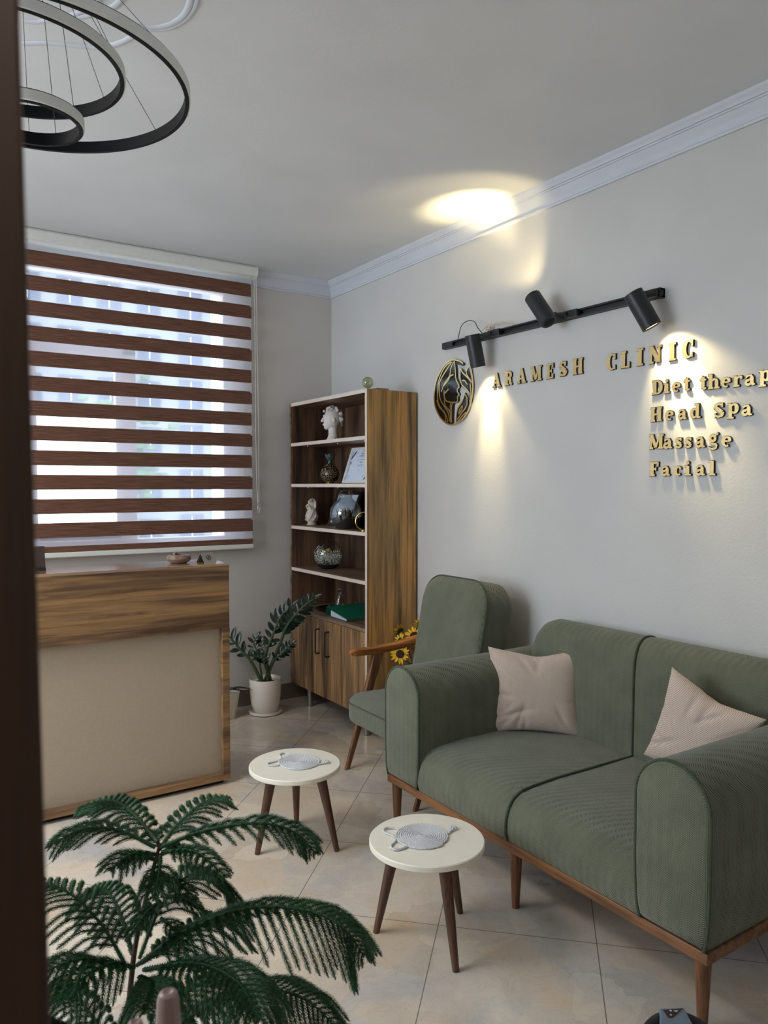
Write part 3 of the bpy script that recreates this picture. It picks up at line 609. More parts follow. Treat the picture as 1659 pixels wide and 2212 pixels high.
# back
def back_prof(y, h):
    k = (h - .40) / .45
    P = [(2.585, .26), (2.43, .26), (2.432, .40), (2.436, .40 + .30 * k), (2.444, .40 + .375 * k), (2.462, .40 + .42 * k), (2.49, .40 + .445 * k), (2.53, .40 + .45 * k), (2.575, .40 + .435 * k), (2.60, .40 + .39 * k), (2.612, .40 + .30 * k), (2.612, .5)]
    return [(x, y, z) for x, z in P]
m = MB(); secs = []; ya, yb_ = 1.30, 2.50
ys = [ya + .13 * (1 - math.cos(PI / 2 * k / 9)) for k in range(9)] + [ya + .13 + (yb_ - ya - .26) * k / 24 for k in range(25)] + [yb_ - .13 * (1 - math.cos(PI / 2 * k / 9)) for k in range(8, -1, -1)]
for y in ys:
    e = min(y - ya, yb_ - y); t = max(0, 1 - e / .13)
    h = .855 - .14 * (1 - math.sqrt(max(0, 1 - t * t)))
    g = .010 * math.exp(-(abs(y - 1.915) / .018) ** 1.2)
    q = back_prof(y, h - g * .6)
    sec = []
    for i, (x, yy_, z) in enumerate(q):
        if 1 <= i <= 7: x += g * .7 + .02 * t ** 6
        sec.append((x, yy_, z))
    secs.append(sec)
m.loft(secs); bb = m.build('backrest', 'green', so, angle=60)
MB().tube(bez([(x, 1.915, z) for x, y, z in back_prof(1.915, .853)[2:11]], 40), .0048, 8).build('piping', 'green_pipe', bb)
m = MB(); m.box((1.772, 1.150, .196), (1.80, 2.652, .228)); m.box((1.80, 1.150, .196), (2.585, 1.175, .228)); m.box((1.80, 2.627, .196), (2.585, 2.652, .228)); m.box((2.56, 1.175, .196), (2.585, 2.627, .228))
m.box((1.80, 1.175, .216), (2.56, 2.627, .228))
m.build('base_rail', 'sofa_rail', so, smooth=False, bevel=.003)
for x, y in ((1.802, 1.182), (1.795, 1.89), (1.802, 2.62), (2.55, 1.182), (2.55, 1.89), (2.55, 2.62)):
    MB().cyl((x, y, .0), (x, y, .198), .013, .0225, 20).build('leg', 'sofa_wood', so)

# pillows
def cushion(name, c, U, V, w, h, t, label, seed):
    U = Vector(U).normalized(); V = Vector(V); V = (V - U * V.dot(U)).normalized(); N = U.cross(V); c = Vector(c)
    if N.dot(Vector((-.55, -.8, .2))) < 0: N = -N
    rr = random.Random(seed); n = 44; m = MB(); idx = {}
    fold = []
    for _ in range(13):
        fa = rr.uniform(0, 2 * PI); fr = rr.uniform(.55, .95); fu, fv = max(-.9, min(.9, fr * 1.3 * math.cos(fa))), max(-.9, min(.9, fr * 1.3 * math.sin(fa))); fold.append((fu, fv, fa + rr.uniform(-.5, .5), rr.uniform(.22, .45)))
    def P(i, j, s):
        u = -1 + 2 * i / n; v = -1 + 2 * j / n
        x = u * (1 - .12 * (1 - v * v)); y = v * (1 - .13 * (1 - u * u))
        x *= 1 + .0; 
        T = (max(0, (1 - u ** 4) * (1 - v ** 4))) ** .55 * (1 - .15 * (u * u + v * v) / 2)
        wv = 0
        for fx_, fy_, fa, fl in fold:
            du = (u - fx_) * math.cos(fa) + (v - fy_) * math.sin(fa); dv = -(u - fx_) * math.sin(fa) + (v - fy_) * math.cos(fa)
            wv -= .55 * math.exp(-(dv / .05) ** 2 - (du / fl) ** 2)
        top = .03 * math.exp(-((u - .05) / .35) ** 2) * (v > 0) * v ** 4
        edge = max(abs(u), abs(v)) ** 6
        return c + U * (x * w / 2) + V * ((y - top * 2.2) * h / 2) + N * (s * T * t / 2 * (1 + .30 * wv)) 
    vs = []; fs = []
    for s in (1, -1):
        for i in range(n + 1):
            for j in range(n + 1):
                if s == -1 and (i in (0, n) or j in (0, n)): idx[(s, i, j)] = idx[(1, i, j)]; continue
                idx[(s, i, j)] = len(vs); vs.append(P(i, j, s))
    for s in (1, -1):
        for i in range(n):
            for j in range(n):
                q = (idx[(s, i, j)], idx[(s, i + 1, j)], idx[(s, i + 1, j + 1)], idx[(s, i, j + 1)]); fs.append(q if s == 1 else q[::-1])
    o = m.add(vs, fs).build(name, 'pillow', None, angle=80)
    return tag(o, label, 'pillow', 'beige pillows on the green sofa')
cushion('pillow', (2.335, 2.345, .562), (.73, -.68, 0), (.10, .10, 1), .41, .375, .12, 'beige pillow sitting upright in the far corner of the sofa', 3)
cushion('pillow', (2.310, 1.537, .592), (.03, -.955, -.287), (.051, -.284, .958), .355, .355, .13, 'beige pillow tilted on one corner behind the near sofa arm', 9)

# ================================================================= armchair
ac = thing('armchair', 'green upholstered armchair with curved wooden arms between sofa and bookcase', 'armchair', (2.25, 3.0, 0))
def rrect(cx, cy, hx, hy, r, n=6, rf=None):
    out = []
    for (sx, sy, a0) in ((1, 1, 0), (-1, 1, 90), (-1, -1, 180), (1, -1, 270)):
        q = r if rf is None or sx > 0 else rf
        for k in range(n + 1):
            a = math.radians(a0 + 90 * k / n); out.append((cx + sx * (hx - q) + q * math.cos(a), cy + sy * (hy - q) + q * math.sin(a)))
    return out
m = MB(); secs = []
for z, g in ((.285, .96), (.292, .99), (.31, 1.0), (.36, 1.0), (.385, .985), (.398, .95), (.404, .88), (.407, .6)):
    secs.append([(x, y, z - .02 * max(0, (x - 2.1) / .5)) for x, y in rrect(2.17, 2.99, .265 * g, .295 * g, .05 * g, 6, .13 * g)])
m.loft(secs); s = m.build('seat', 'green', ac, angle=60)
MB().tube([(x, y, .378 - .02 * max(0, (x - 2.1) / .5)) for x, y in rrect(2.17, 2.99, .264, .294, .05, 6, .13)] + [(2.435, 3.235, .37)], .004, 6).build('piping', 'green_pipe', s)
# back: rounded slab leaning on the wall side
B0 = Vector((2.315, 2.915, .36)); BUp = Vector((.20, 0, 1)).normalized(); BN = Vector((-1, 0, .20)).normalized(); BY = Vector((0, 1, 0))
Hb, Wb, Tb = .635, .262, .20
def back_outline(g, taper=1.0):
    pts = []; w0, w1 = Wb * .92, Wb
    r = .125
    pts += [(-w0 * g, 0), (w0 * g, 0)]
    for k in range(9):
        a = math.radians(90 * k / 8); pts.append(((w1 * .94 - r) * g + r * g * math.cos(a), Hb * (.5 + .5 * g) - r + r * g * math.sin(a)))
    for k in range(9):
        a = math.radians(90 + 90 * k / 8); pts.append((-(w1 * .94 - r) * g + r * g * math.cos(a), Hb * (.5 + .5 * g) - r + r * g * math.sin(a)))
    return pts
m = MB(); secs = []
for d, g in ((Tb / 2, .80), (Tb / 2 - .004, .90), (Tb / 2 - .014, .975), (Tb / 2 - .03, 1.0), (-Tb / 2 + .03, 1.0), (-Tb / 2 + .008, .97), (-Tb / 2, .90)):
    secs.append([B0 + BY * a + BUp * b + BN * d for a, b in back_outline(g)])
m.loft(secs); b = m.build('backrest', 'green', ac, angle=60)
MB().tube([B0 + BY * a + BUp * b_ + BN * (Tb / 2 - .026) for a, b_ in back_outline(1.0)[1:] + back_outline(1.0)[:1]], .004, 6).build('piping', 'green_pipe', b)
for sy, ya_ in ((1, 3.325), (-1, 2.69)):
    arm = bez([(1.995, ya_, .592), (2.08, ya_, .590), (2.2, ya_, .592), (2.34, ya_, .604), (2.46, ya_, .624), (2.56, ya_, .642)], 24)
    secs = []
    for i, p in enumerate(arm):
        t = i / 24; hy = .020 + .004 * math.sin(PI * t); hz = .018 + .004 * t
        g = .55 if i == 0 else (.85 if i == 1 else 1)
        secs.append([(p.x, p.y + a, p.z + c_) for a, c_ in [(x * g, y * g) for x, y in rrect(0, 0, hy, hz, .009, 3)]])
    m = MB(); m.loft(secs); m.build('armrest', 'arm_wood', ac, angle=50)
    for bx, by, tx, nm in ((1.962, ya_ - .02 * sy, 2.165, 'leg'), (2.575, ya_ - .01 * sy, 2.395, 'leg')):
        m = MB(); secs = []
        for t, hw in ((0, .013), (.35, .018), (.7, .024), (1, .031)):
            x = bx + (tx - bx) * t; y = by + (ya_ - by) * t; z = .578 * t
            secs.append([(x + a * 1.0, y + c_ * .7, z) for a, c_ in rrect(0, 0, hw, hw * .8, hw * .35, 3)])
        m.loft(secs); m.build(nm, 'sofa_wood', ac, angle=50)
MB().box((1.97, 2.70, .265), (2.50, 2.74, .287)).box((1.97, 3.25, .265), (2.50, 3.29, .287)).build('seat_rail', 'sofa_wood', ac, smooth=False, bevel=.003)

# ================================================================= side tables with rope mats
def rope_mat(c, r, ang, label):
    cx, cy, cz = c; ca, sa = math.cos(ang), math.sin(ang); rp = .0036
    def L(u, v, d=0): return Vector((cx + u * ca - v * sa, cy + u * sa + v * ca, cz + rp + d))
    pts = []; pitch = rp * 1.86; turns = r / pitch; th = 0
    while th < turns * 2 * PI:
        q = pitch * th / (2 * PI); pts.append(L(q * math.cos(th), q * math.sin(th))); th += .0022 / max(q, .004)
    root = MB().tube(pts, rp, 6, twist=1.15).build('rope_trivet', 'rope', None, angle=180)
    def resample(P, step=.0022):
        P = bez(P, 200); out = [P[0]]; 
        for p in P[1:]:
            if (p - out[-1]).length >= step: out.append(p)
        return out
    for s in (-1, 1):
        a0 = math.radians(180 - 42 * s); a1 = math.radians(180 - 12 * s); am = math.radians(180 - 30 * s)
        P = [L(r * math.cos(a0 - .5 * s * -1) * 1.0, r * math.sin(a0 - .5 * s * -1)), L(r * 1.03 * math.cos(a0), r * 1.03 * math.sin(a0)), L(r * 1.45 * math.cos(am + .14 * -s), r * 1.45 * math.sin(am + .14 * -s), .001),
             L(r * 1.52 * math.cos(am), r * 1.52 * math.sin(am), .001), L(r * 1.42 * math.cos(am + .13 * s), r * 1.42 * math.sin(am + .13 * s)), L(r * 1.10 * math.cos(a1), r * 1.10 * math.sin(a1)), L(r * 1.02 * math.cos(math.radians(180)), r * 1.02 * math.sin(math.radians(180)))]
        MB().tube(resample(P), rp, 6, twist=1.15).build('ear_loop', 'rope', root, angle=180)
    P = [L(r * 1.02, 0), L(r * 1.10, r * .10), L(r * 1.2, r * .22, .001), L(r * 1.27, r * .30, .002)]
    m = MB().tube(resample(P), rp, 6, twist=1.15); e = L(r * 1.30, r * .33, .003)
    for k in range(7):
        a = 2 * PI * k / 7; m.tube(bez([e, e + Vector((math.cos(a) * .007, math.sin(a) * .007, .004 + .002 * (k % 2))), e + Vector((math.cos(a + .5) * .012, math.sin(a + .5) * .012, .000))], 5), [.003, .0028, .0028, .0026, .0024, .002], 6)
    m.build('tail_knot', 'rope', root, angle=180)
    return tag(root, label, 'trivet', 'rope mats on the round side tables')
def side_table(cx, cy, h, r, legs, label):
    t = thing('side_table', label, 'table', (cx, cy, 0), 'small round side tables by the sofa')
    MB().lathe((cx, cy, h), [(0, -.020), (r - .003, -.020), (r, -.017), (r, -.003), (r - .003, 0), (0, 0)], 72).build('tabletop', 'cream', t, angle=30)
    for lx, ly in legs:
        d = Vector((cx - lx, cy - ly, 0)) * .40
        MB().cyl((lx, ly, 0), (lx + d.x, ly + d.y, h - .018), .0105, .0215, 18).build('leg', 'dark_leg', t)
side_table(1.377, 2.733, .326, .184, ((1.209, 2.73), (1.464, 2.892), (1.484, 2.58)), 'cream round side table farther from the camera, beside the reception counter')
side_table(1.432, 1.915, .326, .184, ((1.315, 2.032), (1.406, 1.734), (1.614, 1.969)), 'cream round side table nearer the camera, in front of the sofa')
rope_mat((1.395, 2.73, .326), .084, math.radians(-52), 'grey rope trivet on the far side table')
rope_mat((1.425, 1.93, .326), .086, math.radians(-22), 'grey rope trivet on the near side table')

# ================================================================= track lights
tk = thing('light_track', 'black rail with wiring fixed to the wall above the gold letters', 'light track', (2.62, 2.65, 2.222))
m = MB(); 
m.box((2.612, 1.944, 2.205), (2.64, 3.362, 2.212)); m.box((2.612, 1.944, 2.232), (2.64, 3.362, 2.240)); m.box((2.630, 1.944, 2.205), (2.64, 3.362, 2.240))
m.box((2.608, 1.944, 2.203), (2.64, 1.965, 2.242)); m.build('rail', 'black', tk, smooth=False, bevel=.001)
MB().box((2.611, 3.27, 2.212), (2.615, 3.362, 2.232)).build('end_feed', 'black', tk, smooth=False, bevel=.001)
m = MB(); m.tube(bez([(2.615, 3.225, 2.240), (2.60, 3.18, 2.300), (2.595, 3.12, 2.318), (2.59, 3.06, 2.302), (2.585, 3.03, 2.268), (2.60, 3.01, 2.235)], 24), .0022, 6); m.build('feed_wire', 'rubber', tk)
m = MB()
for k in range(3):
    m.tube(bez([(2.60, 3.02, 2.245), (2.60, 2.97 - .01 * k, 2.262 + .006 * k), (2.61, 2.90, 2.272 - .008 * k), (2.60, 2.85, 2.255 + .006 * k), (2.612, 2.80, 2.246)], 16), .0013, 5)
m.build('loose_wires', 'wire_pale', tk)
MB().box((2.603, 2.955, 2.248), (2.612, 2.985, 2.262)).build('wire_connector', 'wire_pale', tk, smooth=False)
def spot(name, back, front, label, power, cone, col=(1.0, .80, .42), joint_y=None, blend=.35, spill=90, sfrac=.30):
    A = Vector(back); B = Vector(front); ax = (B - A).normalized(); Lh = (B - A).length
    t = thing('track_spotlight', label, 'spotlight', tuple(A), 'black spotlights on the wall rail')
    r = .0385
    MB().lathe(A, [(0, 0), (r - .002, 0), (r, .002), (r, Lh), (r - .0022, Lh), (r - .0022, Lh - .02), (r - .010, Lh - .035), (0, Lh - .035)], 40, axis=ax).build('lamp_body', 'black', t, angle=40)
    MB().lathe(A + ax * (Lh - .034), [(0, 0), (r - .010, 0), (r - .004, .02), (r - .0035, .028)], 32, axis=ax, cap=False).build('reflector', 'lamp_face', t, angle=80)
    jy = joint_y; J = Vector((2.606, jy, 2.222)); mid = A + ax * (Lh * .17)
    m = MB(); m.box((2.590, jy - .060, 2.206), (2.622, jy + .015, 2.238)); m.build('track_adapter', 'black', t, smooth=False, bevel=.004)
    side = (J - mid); side -= ax * side.dot(ax); side.normalize(); K = mid + side * (r + .004)
    m = MB(); m.cyl(J, J + Vector((-.030, 0, 0)), .011, .011, 14); m.tube([J + Vector((-.024, 0, 0)), K], .009, n=12); m.cyl(mid + side * (r - .004), mid + side * (r + .010), .013, .012, 14); m.build('swivel_joint', 'black', t)
    if name == 'up':
        m = MB()
        e1 = ax.orthogonal().normalized(); e2 = ax.cross(e1)
        for k in range(-3, 4):
            w_ = math.sqrt(max(0, .026 ** 2 - (k * .007) ** 2)); m.tube([A - ax * .0006 + e1 * k * .007 - e2 * w_, A - ax * .0006 + e1 * k * .007 + e2 * w_], .0012, 4)
        m.build('vent_slots', 'rubber', t)
    d = bpy.data.lights.new('spot_beam', 'SPOT'); d.energy = power; d.color = col; d.spot_size = math.radians(cone); d.spot_blend = blend; d.shadow_soft_size = .022
    o = bpy.data.objects.new('spot_beam', d); COL.objects.link(o); o.location = A + ax * (Lh - .028); o.rotation_euler = (-ax).to_track_quat('Z', 'Y').to_euler()
    d2 = bpy.data.lights.new('spot_spill', 'SPOT'); d2.energy = power * sfrac; d2.color = col; d2.spot_size = math.radians(spill); d2.spot_blend = .55; d2.shadow_soft_size = .022
    o = bpy.data.objects.new('spot_spill', d2); COL.objects.link(o); o.location = A + ax * (Lh - .028); o.rotation_euler = (-ax).to_track_quat('Z', 'Y').to_euler()
spot('left', (2.512, 2.985, 2.214), (2.553, 2.985, 2.055), 'black spotlight at the left end of the rail pointing down over the round emblem', 34, 34, joint_y=2.935, blend=1.0, spill=84)
spot('up', (2.522, 2.462, 2.186), (2.516, 2.562, 2.318), 'black spotlight in the middle of the rail pointing up at the ceiling', 95, 38, joint_y=2.425, blend=1.0, sfrac=.10, spill=82)
spot('right', (2.500, 1.990, 2.214), (2.551, 1.936, 2.076), 'black spotlight at the right end of the rail with its lit face showing', 44, 44, joint_y=2.01, blend=1.0, spill=88)

# ================================================================= lettering on the wall
def arc(cx, cy, rx, ry, a0, a1, n=14): return [(cx + rx * math.cos(math.radians(a0 + (a1 - a0) * k / n)), cy + ry * math.sin(math.radians(a0 + (a1 - a0) * k / n))) for k in range(n + 1)]
def vst(x, y0_, y1_, w=.25): return ([(x, y0_), (x, y1_)], w)
def slab(x0, x1, y, w=.11): return ([(x0, y), (x1, y)], w)
def bowl_w(n, thick, thin, ph=0): return [thin + (thick - thin) * abs(math.sin(PI * k / n + ph)) for k in range(n + 1)]
G = {
 'A': [([(.12, .06), (.36, .98)], .13), ([(.36, .98), (.62, .06)], .25), slab(.20, .52, .32), slab(-.02, .27, .055), slab(.43, .80, .055)],
 'R': [vst(.22, .04, .96), ([(.22, .93)] + arc(.40, .73, .20, .20, 90, -90) + [(.22, .52)], .14), ([(.38, .5), (.52, .40), (.56, .12), (.72, .06)], [.2, .24, .22, .12]), slab(.04, .40, .055), slab(.04, .40, .945), (arc(.42, .73, .19, .17, 60, -60), .2)],
 'M': [vst(.14, .04, .96, .13), ([(.18, .95), (.46, .10)], .22), ([(.46, .10), (.72, .95)], .12), vst(.78, .04, .96, .24), slab(.0, .28, .055), slab(.60, .96, .055), slab(.0, .30, .945), slab(.66, .96, .945)],
 'E': [vst(.22, .04, .96), slab(.04, .62, .055), slab(.04, .62, .945), slab(.22, .50, .5), vst(.60, .02, .28, .09), vst(.60, .72, .98, .09), vst(.48, .38, .62, .08)],
 'S': [(arc(.34, .72, .20, .20, 30, 200) , [.10, .11, .12, .14, .14, .13, .13, .14, .16, .18, .2, .22, .24, .25, .26]), ([(.16, .66), (.34, .52), (.52, .34)], .26), (arc(.34, .28, .20, .20, 20, -150), [.26, .25, .24, .22, .2, .18, .16, .14, .13, .13, .14, .14, .12, .11, .10]), vst(.54, .70, .97, .09), vst(.13, .03, .30, .09)],
 'H': [vst(.18, .04, .96), vst(.62, .04, .96), slab(.2, .6, .5), slab(.02, .34, .055), slab(.46, .78, .055), slab(.02, .34, .945), slab(.46, .78, .945)],
 'C': [(arc(.42, .5, .27, .44, 50, 310, 22), [.10, .10, .10, .11, .12, .15, .18, .21, .24, .26, .27, .28, .27, .26, .24, .21, .18, .15, .12, .11, .10, .10, .10]), vst(.63, .64, .96, .10), vst(.63, .04, .28, .08)],
 'L': [vst(.22, .04, .96), slab(.04, .40, .945), slab(.04, .64, .055), vst(.61, .02, .32, .09)],
 'I': [vst(.28, .04, .96, .27), slab(.06, .50, .055), slab(.06, .50, .945)],
 'N': [vst(.14, .04, .96, .13), ([(.14, .95), (.62, .08)], .25), vst(.66, .04, .96, .13), slab(.0, .30, .055), slab(.0, .28, .945), slab(.52, .80, .945)],
 'D': [vst(.22, .04, .96), ([(.2, .94)] + arc(.38, .5, .26, .44, 90, -90, 16) + [(.2, .06)], [.11] * 2 + [.12, .14, .17, .2, .22, .24, .25, .25, .25, .24, .22, .2, .17, .14, .12] + [.11] * 2), slab(.02, .3, .055), slab(.02, .3, .945)],
 'F': [vst(.22, .04, .96), slab(.04, .40, .055), slab(.04, .64, .945), slab(.22, .48, .5), vst(.61, .68, .98, .09), vst(.47, .38, .62, .08)],
 'i': [vst(.22, .03, .66, .23), slab(.02, .24, .64, .09), slab(.02, .42, .05, .10), (arc(.22, .88, .055, .055, 0, 360, 12), .12)],
 'e': [(arc(.32, .34, .20, .28, 0, 300, 20), [.12, .15, .18, .18, .15, .12, .11, .14, .18, .21, .23, .24, .23, .21, .18, .14, .12, .11, .10, .10, .10]), slab(.18, .50, .36, .09)],
 't': [vst(.24, .10, .86, .23), slab(.04, .44, .66, .10), ([(.24, .10), (.32, .05), (.44, .10)], .11), ([(.06, .66), (.22, .9)], .08)],
 'h': [vst(.18, .03, .97, .22), slab(.0, .2, .94, .09), slab(.02, .34, .05, .10), ([(.22, .50), (.36, .64), (.50, .58), (.54, .44)], [.10, .12, .16, .2]), vst(.53, .03, .5, .21), slab(.38, .70, .05, .10)],
 'r': [vst(.18, .03, .66, .22), slab(.0, .2, .64, .09), slab(.02, .38, .05, .10), ([(.24, .5), (.36, .64), (.48, .60)], [.09, .11, .14]), (arc(.47, .55, .04, .04, 0, 360, 10), .10)],
 'a': [vst(.44, .10, .50, .22), ([(.44, .48), (.40, .63), (.24, .64), (.12, .54)], [.2, .13, .11, .14]), (arc(.24, .20, .13, .14, 70, 330, 14), .15), ([(.24, .35), (.40, .40)], .10), ([(.44, .12), (.50, .04), (.62, .07)], [.18, .11, .08])],
 'p': [vst(.18, -.26, .66, .22), slab(.0, .2, .64, .09), slab(.0, .38, -.26, .10), (arc(.38, .34, .17, .28, 130, -130, 16), [.10, .11, .12, .14, .17, .2, .22, .23, .23, .23, .22, .2, .17, .14, .12, .11, .10])],
 'd': [vst(.48, .03, .97, .22), slab(.30, .5, .94, .09), slab(.48, .68, .05, .10), (arc(.28, .34, .16, .28, 50, 310, 16), [.10, .11, .12, .14, .17, .2, .22, .23, .23, .23, .22, .2, .17, .14, .12, .11, .10])],
 's': [(arc(.28, .50, .15, .14, 30, 200), .13), ([(.14, .48), (.28, .36), (.42, .24)], .21), (arc(.28, .19, .15, .14, 20, -150), .13), vst(.43, .48, .68, .08), vst(.12, .02, .20, .08)],
 'g': [(arc(.27, .44, .15, .18, 0, 360, 20), .16), ([(.2, .24), (.12, .12), (.26, .07), (.46, .04), (.50, -.08)], [.1, .11, .12, .15, .14]), (arc(.28, -.14, .20, .11, 20, -200, 16), .11), ([(.38, .58), (.50, .70)], .09), (arc(.53, .72, .04, .04, 0, 360, 10), .08)],
 'c': [(arc(.33, .34, .20, .28, 55, 305, 18), [.10, .10, .11, .13, .16, .19, .21, .23, .24, .24, .24, .23, .21, .19, .16, .13, .11, .10, .10]), (arc(.45, .52, .035, .035, 0, 360, 10), .09)],
 'l': [vst(.2, .03, .97, .23), slab(.0, .2, .94, .09), slab(.0, .40, .05, .10)],
 'y': [([(.08, .62), (.34, .06)], .22), ([(.56, .62), (.34, .06), (.24, -.18), (.10, -.22)], .11), slab(-.04, .24, .64, .09), slab(.42, .66, .64, .09)],
}
GW = {'A': .78, 'R': .76, 'M': .96, 'E': .66, 'S': .68, 'H': .80, 'C': .70, 'L': .66, 'I': .56, 'N': .80, 'D': .66, 'F': .66, 'i': .44, 'e': .60, 't': .48, 'h': .70, 'r': .54, 'a': .62, 'p': .60, 'd': .68, 's': .54, 'g': .58, 'c': .56, 'l': .40, 'y': .64}
ORD = {1: 'first', 2: 'second', 3: 'third'}
def letter(ch, yc_, zb, capx, cap, word, label, deep=.0075):
    """capx: horizontal scale of one em, cap: cap height"""
    w = GW[ch] * capx
    def fn(u, v, d): return Vector((XW - d, yc_ + w / 2 - u * capx, zb + v * cap))
    t = thing('wall_letter', label, 'letter', (XW, yc_, zb), word)
    e = .0017
    def squash(pts, wd):  # widths are in em: use a mean scale
        return pts, wd
    back = MB(); gold = MB(); k = 0
    for pts, wd in G[ch]:
        # work in metres so that stroke widths stay even
        P = [(x * capx, y * cap) for x, y in pts]; sc = (capx * .60 + cap * .38)
        W_ = [q * sc for q in wd] if hasattr(wd, '__len__') else wd * sc
        def fm(u, v, d): return Vector((XW - d, yc_ + w / 2 - u, zb + v))
        k += 1
        back.ribbon(P, W_, fm, .0, deep - .00002 * k, ext=e)
        gold.ribbon(P, W_, fm, deep - .004, deep + .0022 + .00002 * k)
    back.build('backing', 'black_gloss', t, smooth=False)
    gold.build('gold_face', 'gold', t, smooth=False)
def line_of(word, items, cap, capx, group):
    cnt = {}; tot = {}
    for ch, *_ in items: tot[ch] = tot.get(ch, 0) + 1
    for ch, y, zb in items:
        cnt[ch] = cnt.get(ch, 0) + 1
        kind = 'capital' if ch.isupper() else 'small'
        o = (ORD[cnt[ch]] + ' ') if tot[ch] > 1 else ''
        letter(ch, y, zb, capx, cap, group, 'gold %sletter %s %s in the wall word %s' % (o, kind, ch, word))
line_of('ARAMESH', list(zip('ARAMESH', (2.934, 2.845, 2.752, 2.653, 2.564, 2.480, 2.392), [1.953] * 7)), .070, .076, 'gold letters of the word ARAMESH')
line_of('CLINIC', list(zip('CLINIC', (2.204, 2.130, 2.055, 1.980, 1.901, 1.832), [1.947] * 6)), .070, .074, 'gold letters of the word CLINIC')
line_of('Diet', list(zip('Diet', (1.972, 1.924, 1.881, 1.834), [1.820] * 4)), .057, .070, 'gold letters of the word Diet')
line_of('therapy', list(zip('therapy', (1.763, 1.718, 1.669, 1.622, 1.576, 1.520, 1.468), (1.817, 1.816, 1.815, 1.814, 1.813, 1.822, 1.822))), .057, .070, 'gold letters of the word therapy')
line_of('Head', list(zip('Head', (1.972, 1.910, 1.853, 1.795), [1.711] * 4)), .057, .070, 'gold letters of the word Head')
line_of('Spa', list(zip('Spa', (1.695, 1.640, 1.586), (1.705, 1.716, 1.705))), .056, .070, 'gold letters of the word Spa')
line_of('Massage', list(zip('Massage', (1.970, 1.917, 1.867, 1.824, 1.773, 1.717, 1.663), (1.600, 1.599, 1.599, 1.598, 1.597, 1.604, 1.595))), .058, .072, 'gold letters of the word Massage')
line_of('Facial', list(zip('Facial', (1.980, 1.926, 1.869, 1.824, 1.771, 1.720), [1.490] * 6)), .056, .072, 'gold letters of the word Facial')
# round emblem
em = thing('wall_emblem', 'round black and gold emblem of a woman among leaves on the wall', 'emblem', (XW, 3.30, 1.965))
def fe(a, b, d): return Vector((XW - d, a, b))
m = MB()
for k, p in LOGO_PLATE.items(): m.prism([Vector(q) for q in p], fe, .0, .010)
m.build('backing', 'black_gloss', em, smooth=False)
m = MB()
for i, p in enumerate(LOGO_GOLD):
    q = bez([(a, b, 0) for a, b in p], max(8, len(p) * 5)); m.ribbon([(v.x, v.y) for v in q], .0072 if i else .0088, fe, .008, .0125 + .00003 * i)
m.build('gold_lines', 'gold', em, smooth=False)

# ================================================================= ring chandelier
lc = (.306, 2.078)
ch = thing('ring_chandelier', 'chandelier of three black rings with pale outer diffusers hung on wires', 'chandelier', (lc[0], lc[1], ZC), None)
MB().lathe((lc[0], lc[1], ZC), [(0, -.03), (.09, -.03), (.10, -.024), (.10, 0), (0, 0)], 40).build('ceiling_canopy', 'ring_black', ch, angle=30)
for (cx, cy, z, r, nw) in ((.316, 2.077, 2.438, .391, 6), (.281, 2.080, 2.470, .266, 6), (.323, 2.076, 2.342, .1245, 4)):
    h = .031
    m = MB(); m.lathe((cx, cy, z), [(r - .010, 0), (r, 0), (r, h), (r - .010, h), (r - .010, 0)], 128, cap=False); rg = m.build('ring', 'ring_black', ch, angle=30)
    m = MB(); m.lathe((cx, cy, z), [(r + .0005, .002), (r + .0035, .004), (r + .0035, h - .004), (r + .0005, h - .002)], 128, cap=False); m.build('diffuser', 'diffuser', rg, angle=30)
    m = MB()
    for k in range(nw):
        a = 2 * PI * k / nw + .35 + (.5 if r < .2 else 0)
        m.tube([(lc[0] + .08 * math.cos(a), lc[1] + .08 * math.sin(a), ZC - .03), (cx + (r - .006) * math.cos(a), cy + (r - .006) * math.sin(a), z + h)], .0009, 5)
    m.build('suspension_wires', 'wire', ch)
hp_ = thing('fill_lamp', 'small square white fill lamp added behind the camera', 'fill light', (.2, -.9, ZC))  # unseen lamp added to brighten the door post
MB().box((-.07, -1.17, 2.84), (.47, -.63, ZC)).build('frame', 'white_plastic', hp_, smooth=False)
MB().box((-.05, -1.15, 2.838), (.45, -.65, 2.84)).build('diffuser', 'fill_face', hp_, smooth=False)
# ceiling panel added out of view as fill light
cp = thing('fill_panel', 'white fill light panel added over the unseen left side of the room', 'fill light', (-.55, 3.0, ZC))
m = MB(); m.box((-.87, 2.38, 2.825), (-.23, 3.62, ZC)); m.build('frame', 'white_plastic', cp, smooth=False)
MB().box((-.85, 2.40, 2.822), (-.25, 3.60, 2.825)).build('diffuser', 'fill_face', cp, smooth=False)

# ================================================================= things in the bookcase
def figure_mesh(mb, name, mat, voxel, label, cat):
    o = mb.build(name, mat, None, angle=180, fix=False)
    r = o.modifiers.new('remesh', 'REMESH'); r.mode = 'VOXEL'; r.voxel_size = voxel; r.use_smooth_shade = True
    s = o.modifiers.new('smooth', 'SMOOTH'); s.factor = .5; s.iterations = 2
    return tag(o, label, cat)
